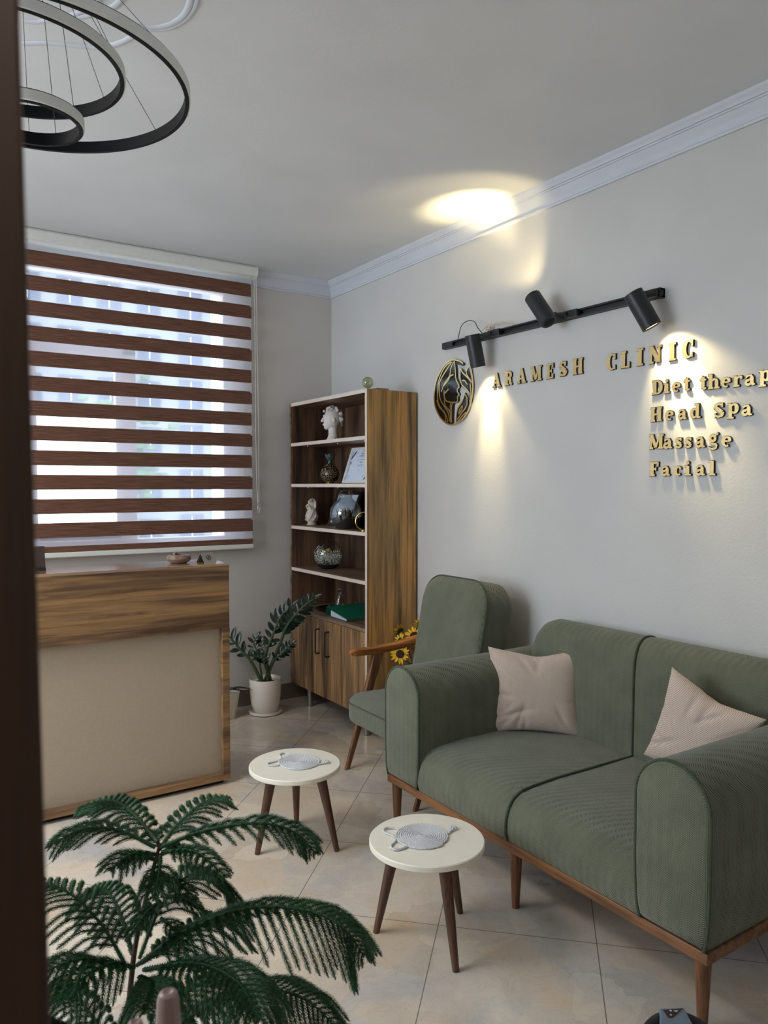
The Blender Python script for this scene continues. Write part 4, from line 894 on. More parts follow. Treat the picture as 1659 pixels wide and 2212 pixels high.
# plaster head: faces left and slightly to the camera
FB = Vector((2.42, 4.245, 1.732)); Ff = Vector((-.62, .76, 0)).normalized(); Ff = Vector((-.80, .42, 0)).normalized(); Fs = Vector((-Ff.y, Ff.x, 0)); Fu = Vector((0, 0, 1))
RM = Matrix((Ff, Fs, Fu)).transposed()
def hp(f, s, u): return FB + Ff * f + Fs * s + Fu * u
m = MB()
m.lathe(FB, [(0, 0), (.046, 0), (.044, .006), (.034, .018), (.027, .034), (.026, .06), (.028, .08), (0, .085)], 20)
for s_ in (-1, 1): m.ball(hp(-.002, s_ * .030, .008), .018, 10, 8, (1, 1.1, .8), RM)
m.ball(hp(.002, 0, .132), .050, 20, 14, (1.0, .82, 1.12), RM)       # skull
m.ball(hp(.016, 0, .108), .038, 18, 12, (.95, .82, 1.15), RM)       # face
m.ball(hp(.038, 0, .080), .014, 10, 8, (1, 1, .9), RM)             # chin
m.tube([hp(.052, 0, .136), hp(.062, 0, .116), hp(.060, 0, .110)], [.005, .008, .007], 8)   # nose
m.tube([hp(.049, 0, .138), hp(.050, 0, .150)], [.006, .008], 8)
m.ball(hp(.053, 0, .098), .0075, 8, 6, (.9, 1.5, .6), RM); m.ball(hp(.052, 0, .092), .007, 8, 6, (.9, 1.3, .6), RM)
for s_ in (-1, 1):
    m.ball(hp(.040, s_ * .017, .130), .008, 8, 6, (.7, 1.3, .6), RM); m.tube([hp(.049, s_ * .006, .142), hp(.044, s_ * .022, .144)], .0045, 6)
    m.ball(hp(-.004, s_ * .040, .118), .012, 8, 6, (.9, .45, 1.4), RM)
rr = random.Random(5)
for k in range(46):    # curls
    a = rr.uniform(0, 2 * PI); t = rr.uniform(0, 1.15)
    p = hp(.002 + .053 * math.sin(t) * math.cos(a), .046 * math.sin(t) * math.sin(a), .140 + .052 * math.cos(t))
    if (p - hp(.05, 0, .13)).length < .035: continue
    q = p + Vector((rr.uniform(-.01, .01), rr.uniform(-.01, .01), rr.uniform(-.006, .008)))
    m.tube([p, (p + q) / 2 + Vector((0, 0, .004)), q], [.007, .009, .006], 6)
for k in range(12):
    m.ball(hp(-.048 + .004 * (k % 3), .012 * (k % 4 - 1.5), .10 + .008 * k % .06), .013, 8, 6)
m.v = [tuple(FB + (Vector(p) - FB) * 1.13) for p in m.v]
figure_mesh(m, 'plaster_head', 'bust', .0022, 'white classical head sculpture on the top shelf of the bookcase', 'sculpture')
# inlaid vase
v = thing('inlaid_vase', 'round black and gold inlaid vase with a flared teal neck', 'vase', (2.43, 4.305, 1.462))
MB().lathe((2.43, 4.305, 1.462), [(.0, 0), (.028, 0), (.029, .008), (.026, .012)], 36).build('foot', 'brass', v)
MB().lathe((2.43, 4.305, 1.462), [(.024, .010), (.045, .022), (.058, .042), (.063, .065), (.058, .090), (.042, .112), (.024, .124), (.016, .132)], 40, cap=False).build('body', 'inlay', v)
m = MB(); secs = []
for r_, z_ in ((.016, .130), (.012, .142), (.013, .150), (.022, .160), (.030, .176), (.033, .190), (.028, .190), (.020, .165), (.009, .150)):
    secs.append([(2.43 + (r_ * (1 + .12 * math.cos(6 * a) * (z_ > .16))) * math.cos(a), 4.305 + (r_ * (1 + .12 * math.cos(6 * a) * (z_ > .16))) * math.sin(a), 1.462 + z_ + (.004 * math.cos(6 * a) if z_ > .18 else 0)) for a in [2 * PI * k / 36 for k in range(36)]])
m.loft(secs); m.build('flared_neck', 'teal', v)
# certificate frames
def certificate(name, org, U, V, w, h, frame_mat, fw, label, full):
    U = Vector(U).normalized(); V = Vector(V).normalized(); N = U.cross(V).normalized(); O = Vector(org)
    if N.x > 0: N = -N
    def P(a, b, d): return O + U * a + V * b + N * d
    t = thing(name, label, 'frame', tuple(org))
    m = MB()
    for a0, a1, b0, b1 in ((0, w, 0, fw), (0, w, h - fw, h), (0, fw, fw, h - fw), (w - fw, w, fw, h - fw)):
        m.prism([(a0, b0), (a1, b0), (a1, b1), (a0, b1)], P, 0, .012)
    m.build('frame_border', frame_mat, t, smooth=False)
    MB().prism([(fw, fw), (w - fw, fw), (w - fw, h - fw), (fw, h - fw)], P, 0, .006).build('certificate_sheet', 'paper', t, smooth=False)
    m = MB(); x0 = fw + .008; x1 = w - fw - .008; z0 = fw + .008; z1 = h - fw - .008; T = .0065
    m.prism([(x0, z0), (x0 + .004, z0), (x0 + .004, z1), (x0, z1)], P, .006, T)
    m.prism([(x1 - .004, z0), (x1, z0), (x1, z1), (x1 - .004, z1)], P, .006, T)
    m.prism([(x0, z1 - .058), (x0, z1 - .040), (x0 + .034, z1), (x0 + .048, z1)], P, .006, T + .0002)
    m.prism([(x1, z0 + .058), (x1, z0 + .040), (x1 - .034, z0), (x1 - .048, z0)], P, .006, T + .0002)
    m.prism([(x0 + .004, z0 + .100), (x0 + .009, z0 + .100), (x0 + .009, z0 + .116), (x0 + .004, z0 + .116)], P, .006, T)
    m.build('navy_border', 'navy', t, smooth=False)
    if full:
        MB().prism([(x0 + .014, z0 + .100), (x0 + .019, z0 + .100), (x0 + .019, z0 + .116), (x0 + .014, z0 + .116)], P, .006, T).build('flag_red_bar', 'red_print', t, smooth=False)
        m = MB(); cxm = w / 2
        for (zz_, hw_, hh_) in ((.140, .012, .0006), (.128, .046, .0010), (.094, .030, .0010), (.087, .030, .0010), (.066, .008, .001), (.056, .006, .001)):
            m.prism([(cxm - hw_, z0 + zz_ - hh_), (cxm + hw_, z0 + zz_ - hh_), (cxm + hw_, z0 + zz_ + hh_), (cxm - hw_, z0 + zz_ + hh_)], P, .006, T)
        m.ribbon([(x, y) for x, y in [(cxm - .016 + .032 * k / 30, z0 + .112 + .0035 * math.sin(k * 1.7) * (1 if k % 9 else 2)) for k in range(31)]], .0009, P, .006, T)
        m.ribbon(arc(cxm, z0 + .186, .006, .006, 0, 360, 16), .0014, P, .006, T); m.ribbon([(cxm, z0 + .180), (cxm, z0 + .196)], .0014, P, .006, T)
        m.ribbon(arc(x0 + .026, z0 + .018, .010, .012, 0, 360, 16), .0012, P, .006, T)
        m.ribbon(arc(x1 - .05, z0 + .020, .010, .008, 0, 300, 16), .0008, P, .006, T)
        m.build('printed_lines', 'print', t, smooth=False)
        for txt, zz_, sz in (('VOLAY', .164, .0135), ('CERTIFICATE', .148, .0115)):
            cu = bpy.data.curves.new('text', 'FONT'); cu.body = txt; cu.size = sz; cu.align_x = 'CENTER'; cu.extrude = .0002
            to = bpy.data.objects.new('text', cu); COL.objects.link(to); bpy.context.view_layer.update()
            me = bpy.data.meshes.new_from_object(to.evaluated_get(bpy.context.evaluated_depsgraph_get()))
            mb = MB(); flip = 1
            Rt = U if (U.cross(V)).dot(N) > 0 else -U
            vs = [P(cxm, z0 + zz_, T + .0002) + Rt * q.co.x + V * q.co.y + N * q.co.z for q in me.vertices]
            mb.add(vs, [tuple(p.vertices) for p in me.polygons]); mb.build('printed_word', 'print', t, smooth=False)
            bpy.data.objects.remove(to); bpy.data.curves.remove(cu); bpy.data.meshes.remove(me)
    return t
certificate('certificate_frame', (2.40, 4.085, 1.4625), (0, -1, 0), (.34, -.0, 1), .30, .232, 'white_plastic', .016, 'white framed certificate with navy corner ribbons on the second shelf', True)
certificate('certificate_frame', (2.47, 4.395, 1.1865), (0, -1, 0), (.36, -.0, 1), .30, .235, 'dark_frame', .020, 'dark framed certificate standing behind the glass terrarium jar', False)
# cherub
cb = Vector((2.40, 4.50, 1.187)); m = MB()
m.lathe(cb, [(0, 0), (.033, 0), (.033, .007), (.026, .012), (.027, .02), (.036, .035), (.040, .055), (.034, .085), (.027, .098), (.0, .102)], 24)
for k in range(7):
    a = k * .9; m.tube([cb + Vector((.034 * math.cos(a), .034 * math.sin(a), .03)), cb + Vector((.041 * math.cos(a + .5), .041 * math.sin(a + .5), .06)), cb + Vector((.028 * math.cos(a + 1.0), .028 * math.sin(a + 1.0), .095))], [.006, .007, .005], 6)
m.tube([cb + Vector((-.012, .045, .040)), cb + Vector((-.02, .032, .055)), cb + Vector((-.01, .026, .075))], [.006, .009, .009], 8)
m.ball(cb + Vector((-.012, .058, .037)), .009, 8, 6)
m.lathe(cb + Vector((0, 0, .098)), [(0, 0), (.026, 0), (.030, .006), (.029, .018), (.026, .022), (0, .024)], 20)
m.ball(cb + Vector((0, 0, .138)), .024, 14, 10, (1, 1, 1.1))
for s_ in (-1, 1):
    m.tube([cb + Vector((-.016, s_ * .024, .112)), cb + Vector((-.030, s_ * .018, .125)), cb + Vector((-.024, s_ * .008, .140))], [.008, .007, .006], 8)
    m.ball(cb + Vector((.012, s_ * .026, .135)), .018, 10, 8, (.35, .8, 1.5))
for k in range(20):
    a = rr.uniform(0, 2 * PI); t = rr.uniform(0, 1.3); m.ball(cb + Vector((.004 + .024 * math.sin(t) * math.cos(a), .024 * math.sin(t) * math.sin(a), .146 + .026 * math.cos(t))), .0075, 6, 5)
figure_mesh(m, 'cherub_figurine', 'cherub', .0022, 'small ivory angel figurine at the left of the third shelf', 'figurine')
# glass jar terrarium
jb = (2.395, 4.045, 1.187)
t = thing('glass_jar', 'round lidded glass terrarium jar on the third shelf', 'jar', jb)
MB().lathe(jb, [(0, .001), (.060, .001), (.066, .010), (.088, .045), (.100, .085), (.094, .125), (.070, .160), (.042, .182), (.038, .200), (.044, .206)], 48, cap=False).build('bowl', 'smoke_glass', t)
MB().lathe(jb, [(.044, .206), (.046, .212), (.040, .218), (.030, .232), (.016, .236), (.012, .242), (.018, .250), (.016, .258), (0, .262)], 36, cap=False).build('lid', 'smoke_glass', t)
MB().lathe(jb, [(0, .004), (.060, .004), (.084, .044), (.092, .062), (.05, .070), (0, .066)], 36).build('soil_layer', 'pebble', t)
m = MB()
for k in range(60):
    a = rr.uniform(0, 2 * PI); q = rr.uniform(.0, .06); b0 = Vector(jb) + Vector((q * math.cos(a), q * math.sin(a), .066)); e = b0 + Vector((rr.uniform(-.03, .03), rr.uniform(-.03, .03), rr.uniform(.02, .065)))
    m.tube([b0, (b0 + e) / 2 + Vector((.005, 0, 0)), e], [.0015, .005, .0008], 4)
m.build('moss_plants', 'leaf', t)
m = MB(); m.cyl(Vector(jb) + Vector((.01, .02, .065)), Vector(jb) + Vector((.0, -.03, .125)), .006, .009, 8); m.build('twig', 'bust', t)
# gold ring ornament
t = thing('ring_ornament', 'gold ring ornament with a slim bar at the right of the third shelf', 'ornament', (2.325, 3.735, 1.187))
ringpts = [(2.332 + .042 * math.cos(a), 3.725 - .030 * math.cos(a), 1.187 + .058 + .052 * math.sin(a)) for a in [2 * PI * k / 40 for k in range(41)]]
MB().tube(ringpts, .0035, 8).build('ring', 'brass', t); MB().tube([(2.36, 3.72, 1.19), (2.36, 3.718, 1.28)], .004, 8).build('bar', 'brass', t)
MB().lathe((2.33, 3.728, 1.187), [(0, 0), (.022, 0), (.022, .005), (0, .006)], 20).build('base', 'brass', t)
# open bowl with dried flowers
bw = Vector((2.43, 4.335, .909)); Rb = .098
t = thing('glass_bowl', 'round glass bowl with a slanted opening on the fourth shelf', 'bowl', tuple(bw))
m = MB(); n_ = 40; secs = []; ax = Vector((-.45, .45, .62)).normalized(); q = Vector((0, 0, 1)).rotation_difference(ax)
cB = bw + Vector((0, 0, Rb * .93))
for i in range(20):
    th = math.radians(42 + (180 - 42) * i / 19); secs.append([])
    for k in range(n_):
        a = 2 * PI * k / n_; p = q @ Vector((Rb * math.sin(th) * math.cos(a), Rb * math.sin(th) * math.sin(a), Rb * math.cos(th))); p = cB + p
        p.z = max(p.z, bw.z + .001); secs[-1].append(p)
m.loft(secs, cap=False); m.build('bowl', 'glass_obj', t)
m = MB(); m.tube(secs[0] + [secs[0][0]], .0012, 5); m.build('rim', 'smoke_glass', t)
m = MB().lathe(bw, [(0, .003), (.045, .003), (.070, .018), (.078, .030), (.04, .036), (0, .034)], 30); m.build('pebble_layer', 'pebble', t)
m = MB(); ms = MB()
for k in range(520):
    while True:
        p = Vector((rr.uniform(-1, 1), rr.uniform(-1, 1), rr.uniform(-.62, .28)))
        if p.length < .93 and (p.z < -.02 or rr.random() < .45): break
    p = cB + p * Rb; m.ball(p, rr.uniform(.0018, .0034), 5, 4)
    if k % 4 == 0: ms.tube([Vector((bw.x + (p.x - bw.x) * .3, bw.y + (p.y - bw.y) * .3, bw.z + .035)), p], .0004, 3)
o = m.build('dried_blossom', 'gyp', None); o['kind'] = 'stuff'; tag(o, 'cloud of tiny dried white blossom filling the glass bowl', 'dried flowers')
ms.build('stems', 'gyp_stem', o)
for i, (p, lb) in enumerate((((2.385, 4.285, 1.022), 'lower yellow ball flower among the dried white blossom'), ((2.40, 4.265, 1.036), 'upper yellow ball flower among the dried white blossom'))):
    t = thing('ball_flower', lb, 'flower', p, 'yellow ball flowers in the glass bowl')
    MB().ball(p, .0115, 14, 10).build('flower_head', 'yellow', t); MB().tube([p, (p[0] + .02, p[1] + .02, .95)], .001, 5).build('stem', 'gyp_stem', t)
tag(MB().lathe((2.335, 3.678, .909), [(0, 0), (.016, 0), (.017, .05), (.008, .07), (.007, .085), (0, .086)], 20).build('green_bottle', 'green_glass', None), 'small green bottle at the right edge of the fourth shelf', 'bottle')
# binder on the cabinet board
t = thing('ring_binder', 'dark green ring binder lying flat above the cabinet doors', 'binder', (2.44, 4.01, .637))
by0, by1 = 3.66, 3.985
def bw_(x, y, z): return Vector((x, y, z))
ang = Matrix.Rotation(math.radians(-3), 3, 'Z'); pv = Vector((2.30, 3.86, .637))
def bx3(mb, a, b): mb.box(a, b, ang, pv); return mb
m = MB(); 
def wedge(mb, x0, x1, za0, za1, zb0, zb1, ya, yb):  # a = low side (towards the room), b = high side
    vs = [Vector(p) for p in ((x0, ya, za0), (x1, ya, za0 + 0), (x1, yb, zb0), (x0, yb, zb0), (x0, ya, za1), (x1, ya, za1), (x1, yb, zb1), (x0, yb, zb1))]
    vs = [ang @ (p - pv) + pv for p in vs]
    return mb.add(vs, [(0, 3, 2, 1), (4, 5, 6, 7), (0, 1, 5, 4), (1, 2, 6, 5), (2, 3, 7, 6), (3, 0, 4, 7)])
# spine stands on the far (+y) side, covers run toward -y
wedge(MB(), 2.300, 2.59, .652, .655, .693, .696, 3.875, 4.15).build('top_cover', 'binder', t, smooth=False)
wedge(MB(), 2.300, 2.59, .637, .640, .637, .640, 3.875, 4.15).build('bottom_cover', 'binder', t, smooth=False)
wedge(MB(), 2.300, 2.59, .637, .696, .637, .696, 4.147, 4.150).build('spine', 'binder', t, smooth=False)
wedge(MB(), 2.306, 2.58, .641, .650, .641, .676, 3.89, 4.10).build('page_stack', 'page', t, smooth=False)
m = MB()
for x in (2.33, 2.43, 2.53): m.box((x, 4.135, .690), (x + .010, 4.155, .700))
m.box((2.298, 3.873, .640), (2.59, 3.877, .653)); m.build('metal_clip', 'steel', t, smooth=False)
# small glass stand behind
t = thing('glass_carafe', 'dim glass carafe set behind the green binder', 'carafe', (2.47, 4.25, .637))
MB().lathe((2.47, 4.25, .648), [(0, 0), (.030, 0), (.034, .03), (.026, .06), (.012, .08), (.012, .11), (.018, .118)], 28, cap=False).build('bottle', 'smoke_glass', t)
MB().ball((2.47, 4.25, .78), .015, 14, 10).build('stopper', 'smoke_glass', t)
t2 = thing('brass_tray', 'low dark tray on thin brass feet at the back of the cabinet board', 'tray', (2.47, 4.33, .637))
MB().lathe((2.47, 4.33, .637), [(0, .008), (.11, .008), (.118, .014), (.12, .012), (.112, .004), (0, .004)], 40).build('plate', 'black_gloss', t2)
for k in range(3):
    a = 2 * PI * k / 3 + 2.6; MB().cyl((2.47 + .1 * math.cos(a), 4.33 + .1 * math.sin(a), .637), (2.47 + .108 * math.cos(a), 4.33 + .108 * math.sin(a), .650), .004, .007, 10).build('foot', 'brass', t2)
# glass ball on top
t = thing('glass_ball', 'clear glass ball with blue-green base on top of the bookcase', 'ball', (2.335, 3.695, 1.997))
MB().ball((2.335, 3.695, 2.040), .033, 32, 20).build('sphere', 'ball_glass', t)
MB().lathe((2.335, 3.695, 1.997), [(0, 0), (.022, 0), (.020, .006), (.0, .007)], 24).build('stand', 'teal', t)
MB().tube(bez([(2.335, 3.715, 2.030), (2.33, 3.70, 2.034), (2.33, 3.68, 2.042)], 6), .0015, 5).build('inner_swirl', 'navy', t)
tag(MB().box((2.36, 3.635, 1.9965), (2.44, 3.69, 2.006)).build('small_box', 'wood_bowl', None, smooth=False, bevel=.001), 'flat dark box on top of the bookcase beside the glass ball', 'box')

# ================================================================= sunflowers between bookcase and armchair
vs_ = thing('floor_vase', 'plain brown floor vase behind the armchair holding sunflowers', 'vase', (2.53, 3.49, 0))
MB().lathe((2.53, 3.49, 0), [(0, 0), (.055, 0), (.065, .05), (.075, .18), (.055, .32), (.045, .40), (.052, .43), (.046, .43), (.04, .40), (.0, .38)], 32).build('body', 'wood_bowl', vs_)
def sunflower(p, nrm, r, label, seed):
    rr = random.Random(seed); p = Vector(p); N = Vector(nrm).normalized(); t = thing('sunflower', label, 'flower', tuple(p), 'sunflowers in the floor vase')
    e1 = N.orthogonal().normalized(); e2 = N.cross(e1)
    MB().lathe(p, [(0, -.012), (r * .25, -.010), (r * .42, 0), (r * .40, .005), (r * .2, .007), (0, .004)], 20, axis=N).build('seed_disc', 'seed', t)
    m = MB()
    for ring_, n_, ln_ in ((0, 15, 1.0), (1, 13, .85)):
        for k in range(n_):
            a = 2 * PI * (k + .5 * ring_) / n_ + rr.uniform(-.08, .08); d = e1 * math.cos(a) + e2 * math.sin(a); s = N.cross(d); L_ = r * ln_ * rr.uniform(.85, 1.1); lift = rr.uniform(-.35, .5)
            pts = [(.36, .10), (.6, .20), (.8, .17), (1.0, .0)]; vv = []
            for q, wd in pts:
                c_ = p + d * (r * q if q < .4 else L_ * q) + N * (.004 + lift * (q - .36) ** 1.5 * r - .006 * ring_); vv += [c_ + s * wd * r * .55, c_ + N * (-.12 * wd * r), c_ - s * wd * r * .55]
            m.add(vv, [(i * 3 + j, i * 3 + j + 1, i * 3 + 4 + j, i * 3 + 3 + j) for i in range(3) for j in range(2)])
    m.build('petals', 'petal', t, angle=180)
    m = MB()
    for k in range(12):
        a = 2 * PI * k / 12; d = e1 * math.cos(a) + e2 * math.sin(a); s = N.cross(d)
        vv = [p - N * .010 + d * r * .15 + s * .008, p - N * .010 + d * r * .15 - s * .008, p - N * .012 + d * r * .52 - s * .003, p - N * .004 + d * r * .68, p - N * .012 + d * r * .52 + s * .003]
        m.add(vv, [(0, 1, 2, 4), (4, 2, 3)])
    m.build('sepals', 'tree_leaf', t, angle=180)
    MB().tube(bez([p - N * .01, p - N * .05 + Vector((0, 0, -.02)), (2.53, 3.49, .40)], 10), .004, 6).build('stem', 'leaf_stem', t)
sunflower((2.40, 3.46, .512), (-.75, -.75, .1), .058, 'sunflower lowest at the left below the wooden armrest', 1)
sunflower((2.505, 3.47, .602), (-.35, -.45, .8), .062, 'sunflower opening upward just above the wooden armrest', 2)
sunflower((2.425, 3.50, .575), (-.9, .1, .5), .050, 'sunflower in profile at the left just above the armrest', 3)
sunflower((2.575, 3.50, .655), (.5, .7, .5), .048, 'topmost sunflower turned away showing its green back', 4)
sunflower((2.545, 3.45, .525), (-.4, -.9, .2), .055, 'sunflower below the armrest beside the chair back', 5)
sunflower((2.455, 3.55, .625), (-.2, .8, .6), .046, 'sunflower turned to the bookcase showing green sepals', 6)

# ================================================================= potted plants on the floor
def leaf_blade(m, base, d, up, L_, W_, fold=.18, droop=.15):
    d = Vector(d).normalized(); s = d.cross(Vector(up)); 
    if s.length < 1e-4: s = d.orthogonal()
    s.normalize(); n = s.cross(d).normalized(); vv = []
    prof_ = [(0, .08), (.15, .55), (.35, .95), (.55, 1.0), (.75, .78), (.9, .42), (1, 0.02)]
    for q, w_ in prof_:
        c = Vector(base) + d * (L_ * q) - n * (droop * L_ * q * q); vv += [c + s * W_ / 2 * w_ + n * fold * W_ * w_, c, c - s * W_ / 2 * w_ + n * fold * W_ * w_]
    m.add(vv, [(i * 3 + j, i * 3 + j + 1, i * 3 + 4 + j, i * 3 + 3 + j) for i in range(6) for j in range(2)])
zp = thing('zz_plant', 'dark green glossy-leaved plant in a white pot beside the bookcase', 'potted plant', (2.025, 4.43, 0))
MB().lathe((2.025, 4.43, 0), [(0, .0), (.092, .0), (.104, .006), (.106, .022), (.100, .022), (.096, .012), (0, .010)], 48).build('saucer', 'white_gloss', zp)
MB().lathe((2.025, 4.43, .012), [(0, 0), (.068, 0), (.080, .012), (.093, .06), (.099, .13), (.101, .205), (.098, .212), (.094, .208), (.092, .19), (0, .188)], 48).build('pot', 'white_gloss', zp)
MB().lathe((2.025, 4.43, .195), [(0, .012), (.05, .008), (.092, 0), (0, -.01)], 30).build('soil', 'soil', zp)
rr = random.Random(11)
for i, st_ in enumerate(ZZ):
    st_ = [Vector(p) for p in st_]; base = Vector((2.025 + .035 * math.cos(i * 1.3), 4.43 + .03 * math.sin(i * 1.9), .195)); st_[0] = base
    path = bez(st_, 40); Ls = sum((path[k + 1] - path[k]).length for k in range(40)); big = i < 3
    MB().tube(path, [(.011 if big else .006) * (1 - .75 * k / 40) + .0012 for k in range(41)], 8).build('stem', 'leaf_stem', zp)
    m = MB(); nL = int((Ls - .10) / (.029 if big else .022)); 
    for k in range(nL):
        f = (.30 if big else .35) + (.70 if big else .65) * k / nL; idx = min(39, int(f * 40)); p = path[idx]; tdir = (path[idx + 1] - path[max(0, idx - 1)]).normalized()
        side = tdir.cross(Vector((.55, .83, 0))).normalized()       # spread roughly in the picture plane of the room's length
        out = (side * (1 if k % 2 else -1) * .9 + tdir * .75 + Vector((rr.uniform(-.25, .25), rr.uniform(-.25, .25), rr.uniform(-.1, .25)))).normalized()
        sz = (.088 if big else .058) * (1 - .35 * abs(f - .6) / .4) * rr.uniform(.9, 1.1)
        leaf_blade(m, p, out, Vector((-.5, -.6, .6)), sz, sz * .40)
    leaf_blade(m, path[40], (path[40] - path[37]), Vector((-.5, -.6, .6)), .06 if big else .04, .022)
    m.build('leaflets', 'leaf', zp, angle=180)
p2 = thing('potted_plant', 'leafy plant in a white ribbed pot half hidden behind the counter', 'potted plant', (1.775, 4.47, 0))
secs = []
for z, r_ in ((0, .055), (.01, .060), (.155, .082), (.16, .085), (.165, .084), (.150, .076)):
    secs.append([(1.775 + r_ * (1 + .02 * math.cos(12 * a)) * math.cos(a), 4.47 + r_ * (1 + .02 * math.cos(12 * a)) * math.sin(a), z) for a in [2 * PI * k / 72 for k in range(72)]])
m = MB(); m.loft(secs); m.build('pot', 'white_gloss', p2, angle=60)
m = MB()
for a, l_, e in ((-.5, .16, .35), (-.25, .14, .1), (1.2, .15, .8), (2.6, .15, .6), (3.6, .16, .9), (4.6, .15, .7), (2.0, .2, 1.8)):
    leaf_blade(m, (1.775, 4.47, .17), Vector((math.cos(a), math.sin(a), e)), Vector((0, 0, 1)), l_, .04, droop=.35)
leaf_blade(m, (1.76, 4.48, .20), Vector((.04, .02, 1)), Vector((-1, -1, .3)), .26, .05, droop=.02)
m.build('leaves', 'leaf', p2, angle=180)

# ================================================================= Norfolk pine in the foreground
pn = thing('norfolk_pine', 'feathery green potted pine tree in the lower left foreground', 'potted plant', (.335, 1.32, 0))
tp_ = [Vector(p) for p in PINE_TRUNK]; tp_.append(Vector((.335, 1.33, .20)))
MB().tube(bez(tp_, 30), [.0028 + .0035 * k / 30 for k in range(31)], 10).build('trunk', 'bark', pn)
MB().lathe((.335, 1.33, 0), [(0, 0), (.11, 0), (.14, .22), (.145, .24), (.135, .24), (.13, .20), (0, .20)], 40).build('pot', 'white_gloss', pn)
MB().lathe((.335, 1.33, .19), [(0, .02), (.13, .012), (0, 0)], 30).build('soil', 'soil', pn)
rng = np.random.default_rng(4)
def needles(path, rad, per, ln_, w_):
    """thin curved needles all round a twig; returns vertex and face arrays"""
    P = np.array([tuple(p) for p in path]); seg = np.diff(P, axis=0); L_ = np.linalg.norm(seg, axis=1); cum = np.concatenate([[0], np.cumsum(L_)])
    n = max(6, int(cum[-1] * per)); s = (np.arange(n) + rng.random(n)) / n * cum[-1]; i = np.clip(np.searchsorted(cum, s) - 1, 0, len(seg) - 1)
    T = seg[i] / L_[i][:, None]; base = P[i] + T * (s - cum[i])[:, None]
    ref = np.tile(np.array([.3, .2, 1.0]), (n, 1)); A = np.cross(T, ref); A /= np.linalg.norm(A, axis=1)[:, None]; B = np.cross(T, A)
    ph = np.arange(n) * 2.39996; D = A * np.cos(ph)[:, None] + B * np.sin(ph)[:, None]
    taper = np.clip((cum[-1] - s) / .012, .35, 1)[:, None]; lenr = ln_ * (0.8 + .4 * rng.random(n))[:, None] * taper
    mid = base + D * lenr * .55 + T * lenr * .45; tip = base + D * lenr * .72 + T * lenr * 1.05
    S = np.cross(T, D) * w_ / 2
    V = np.stack([base - S, base + S, mid + S * .8, mid - S * .8, tip], 1).reshape(-1, 3); k = np.arange(n)[:, None] * 5
    return V, k
def pine_branch(ctrl, L0, idx, droop):
    path = bez(ctrl, 60); tot = sum((path[k + 1] - path[k]).length for k in range(60))
    Vs = []; quads = []; tris = []; off = 0
    def addn(V, k):
        nonlocal off
        kk = k + off; quads.append(np.hstack([kk, kk + 1, kk + 2, kk + 3])); tris.append(np.hstack([kk + 3, kk + 2, kk + 4])); Vs.append(V); off += len(V)
    addn(*needles(path, .002, 2400, .0085, .0013))
    m = MB(); m.tube(path, [.0030 * (1 - .8 * k / 60) + .0006 for k in range(61)], 6)
    nb = max(5, int(tot / .0165)); rr = random.Random(idx)
    for k in range(1, nb + 1):
        f = .10 + .90 * k / (nb + .5); j = min(59, int(f * 60)); p = path[j] + (path[j + 1] - path[j]) * (f * 60 - j); T = (path[j + 1] - path[max(0, j - 1)]).normalized()
        env = math.sin(PI * min(1, (f * .92 + .10))) ** .6 if f > .45 else (.55 + f)
        for sd in (-1, 1):
            S = T.cross(Vector((0, 0, 1))).normalized() * sd
            Lb = L0 * max(.16, env) * rr.uniform(.78, 1.12)
            d0 = (S * .80 + T * .62 + Vector((0, 0, .14))).normalized()
            e = p + d0 * Lb * .5 + Vector((0, 0, -droop * Lb * .10)); g = p + (S * .80 + T * .85).normalized() * Lb * .95 + Vector((0, 0, -droop * Lb * .45))
            tw = bez([p, e, g], 8); m.tube(tw, [.0013, .0013, .0012, .0012, .0011, .001, .001, .0009, .0008], 4)
            addn(*needles(tw, .001, 2600, .0080, .0013))
    V = np.concatenate(Vs); Q = np.concatenate(quads); Tr = np.concatenate(tris)
    k0 = len(m.v); verts = m.v + [tuple(x) for x in V]; faces = m.f + [tuple(q + k0) for q in Q.tolist() and Q] + [tuple(t + k0) for t in Tr]
    return verts, faces
def build_branch(ctrl, L0, idx, droop):
    ctrl = [Vector(c) for c in ctrl]; v, f = pine_branch(ctrl, L0, idx, droop)
    offv = WORLD[pn.name]; me = bpy.data.meshes.new('branch'); me.from_pydata([(a - offv.x, b - offv.y, c - offv.z) for a, b, c in v], [], [tuple(int(i) for i in q) for q in f]); me.materials.append(M['pine']); me.update(); me.shade_smooth()
    o = bpy.data.objects.new('branch', me); COL.objects.link(o); o.parent = pn
ix = 0
for lev, L0, dr in (('top', .068, .7), ('mid', .105, 1.3), ('low', .105, 1.3)):
    for b in PINE[lev]:
        ix += 1; build_branch(b, L0 * (1 if len(b) > 3 else .8), ix, dr)
# young shoot at the crown
top = Vector(PINE_TRUNK[0])
for k, (dx, dy, dz, dp_) in enumerate(((.05, .02, -.01, .02), (-.045, .03, -.005, .03), (-.03, -.05, .0, .05), (.03, -.055, -.01, .06), (.0, .055, .0, .01), (.055, -.03, -.02, .09), (-.05, -.02, -.02, .10), (.02, -.05, -.02, .13), (-.01, .05, -.02, .12))):
    p0 = top + Vector((0, 0, -dp_)); build_branch([p0, p0 + Vector((dx * .6, dy * .6, .012 + dz)), p0 + Vector((dx * 1.3, dy * 1.3, .004 + dz * 2))], .03, 40 + k, .6)

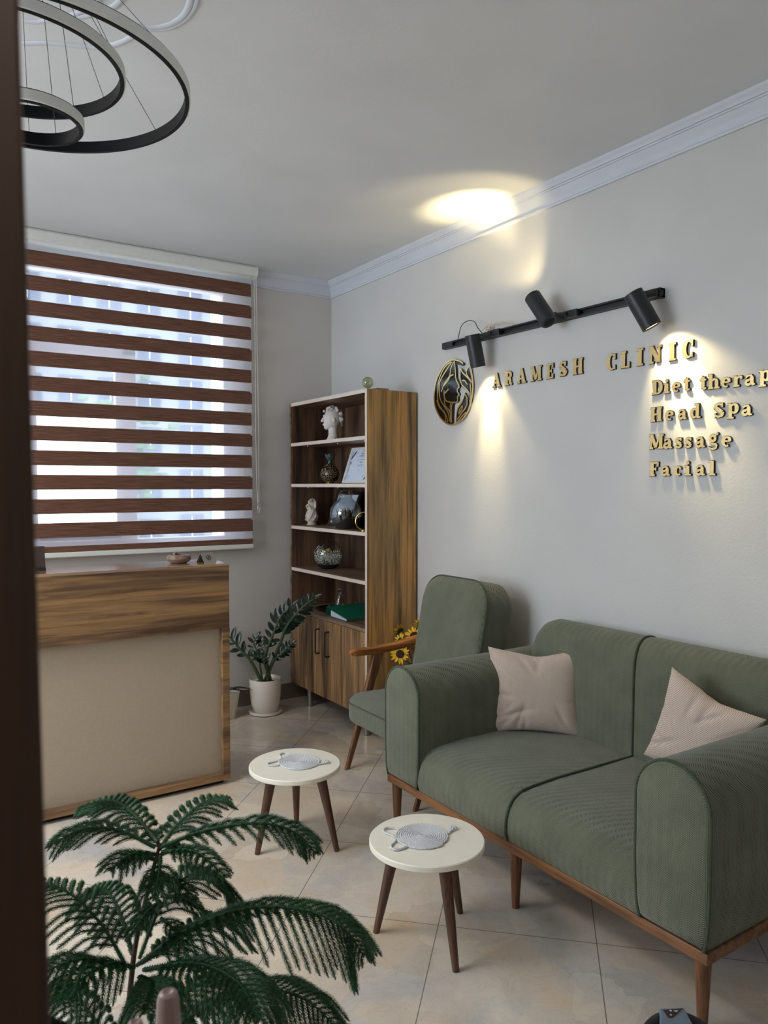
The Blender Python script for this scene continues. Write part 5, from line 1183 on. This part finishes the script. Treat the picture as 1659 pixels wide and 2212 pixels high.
# ================================================================= stand with rounded posts, wheel
ps = thing('post_stand', 'taupe stand with rounded upright posts in front of the pine', 'stand', (.20, .68, 0))
MB().lathe((.212, .681, 0), [(0, 0), (.12, 0), (.12, .012), (.02, .03), (0, .03)], 32).build('base', 'taupe', ps)
for (x, y, zt, r) in ((.212, .681, .984, .0100), (.173, .647, .992, .0075)):
    MB().lathe((x, y, 0), [(0, .012), (r * 1.5, .012), (r * 1.45, zt - .12), (r * 1.15, zt - .03), (r, zt - .008), (r * .82, zt - .0015), (r * .5, zt), (r * .3, zt - .0015), (0, zt - .002)], 24).build('post', 'taupe', ps)
sw = thing('toy_steering_wheel', 'black toy steering wheel with a grey centre at the bottom right edge', 'toy', (1.39, .95, 0))
Cw = Vector((1.368, .935, .257)); Nw = Vector((-.30, -.46, .84)).normalized(); e1 = Vector((.834, -.552, 0)); e1 = (e1 - Nw * e1.dot(Nw)).normalized(); e2 = Nw.cross(e1)
def wp(a, b, d=0): return Cw + e1 * a + e2 * b + Nw * d
R_ = .085
MB().tube([wp(R_ * math.cos(2 * PI * k / 48), R_ * math.sin(2 * PI * k / 48)) for k in range(49)], .011, 12, cap=False).build('rim', 'rubber', sw)
m = MB(); m.prism([(-.028, R_ + .010), (.026, R_ + .011), (.040, R_ - .045), (.035, -.03), (-.035, -.03), (-.042, R_ - .045)], wp, -.012, .013); m.build('centre_plate', 'grey_plastic', sw, smooth=False, bevel=.003)
m = MB(); m.prism([(-.022, R_ + .006), (.022, R_ + .009), (-.004, R_ - .008), (-.014, R_ - .009)], wp, .0132, .0145); m.build('dark_badge', 'dark_frame', sw, smooth=False)
m = MB(); m.prism([(-.008, R_ + .003), (-.004, R_ + .003), (-.004, R_ + .0055), (-.008, R_ + .0055)], wp, .0145, .015); m.prism([(.000, R_ + .004), (.010, R_ + .005), (.006, R_ + .0015)], wp, .0145, .015); m.prism([(-.010, R_ - .005), (-.006, R_ - .005), (-.006, R_ - .003), (-.010, R_ - .003)], wp, .0145, .015); m.build('white_marks', 'white_plastic', sw, smooth=False)
MB().tube([wp(0, 0, -.01), Vector((1.40, .97, .14)), Vector((1.40, .97, .02))], .018, n=16).build('column', 'rubber', sw)
MB().lathe((1.40, .97, 0), [(0, 0), (.09, 0), (.085, .02), (.03, .035), (0, .035)], 32).build('base', 'grey_plastic', sw)
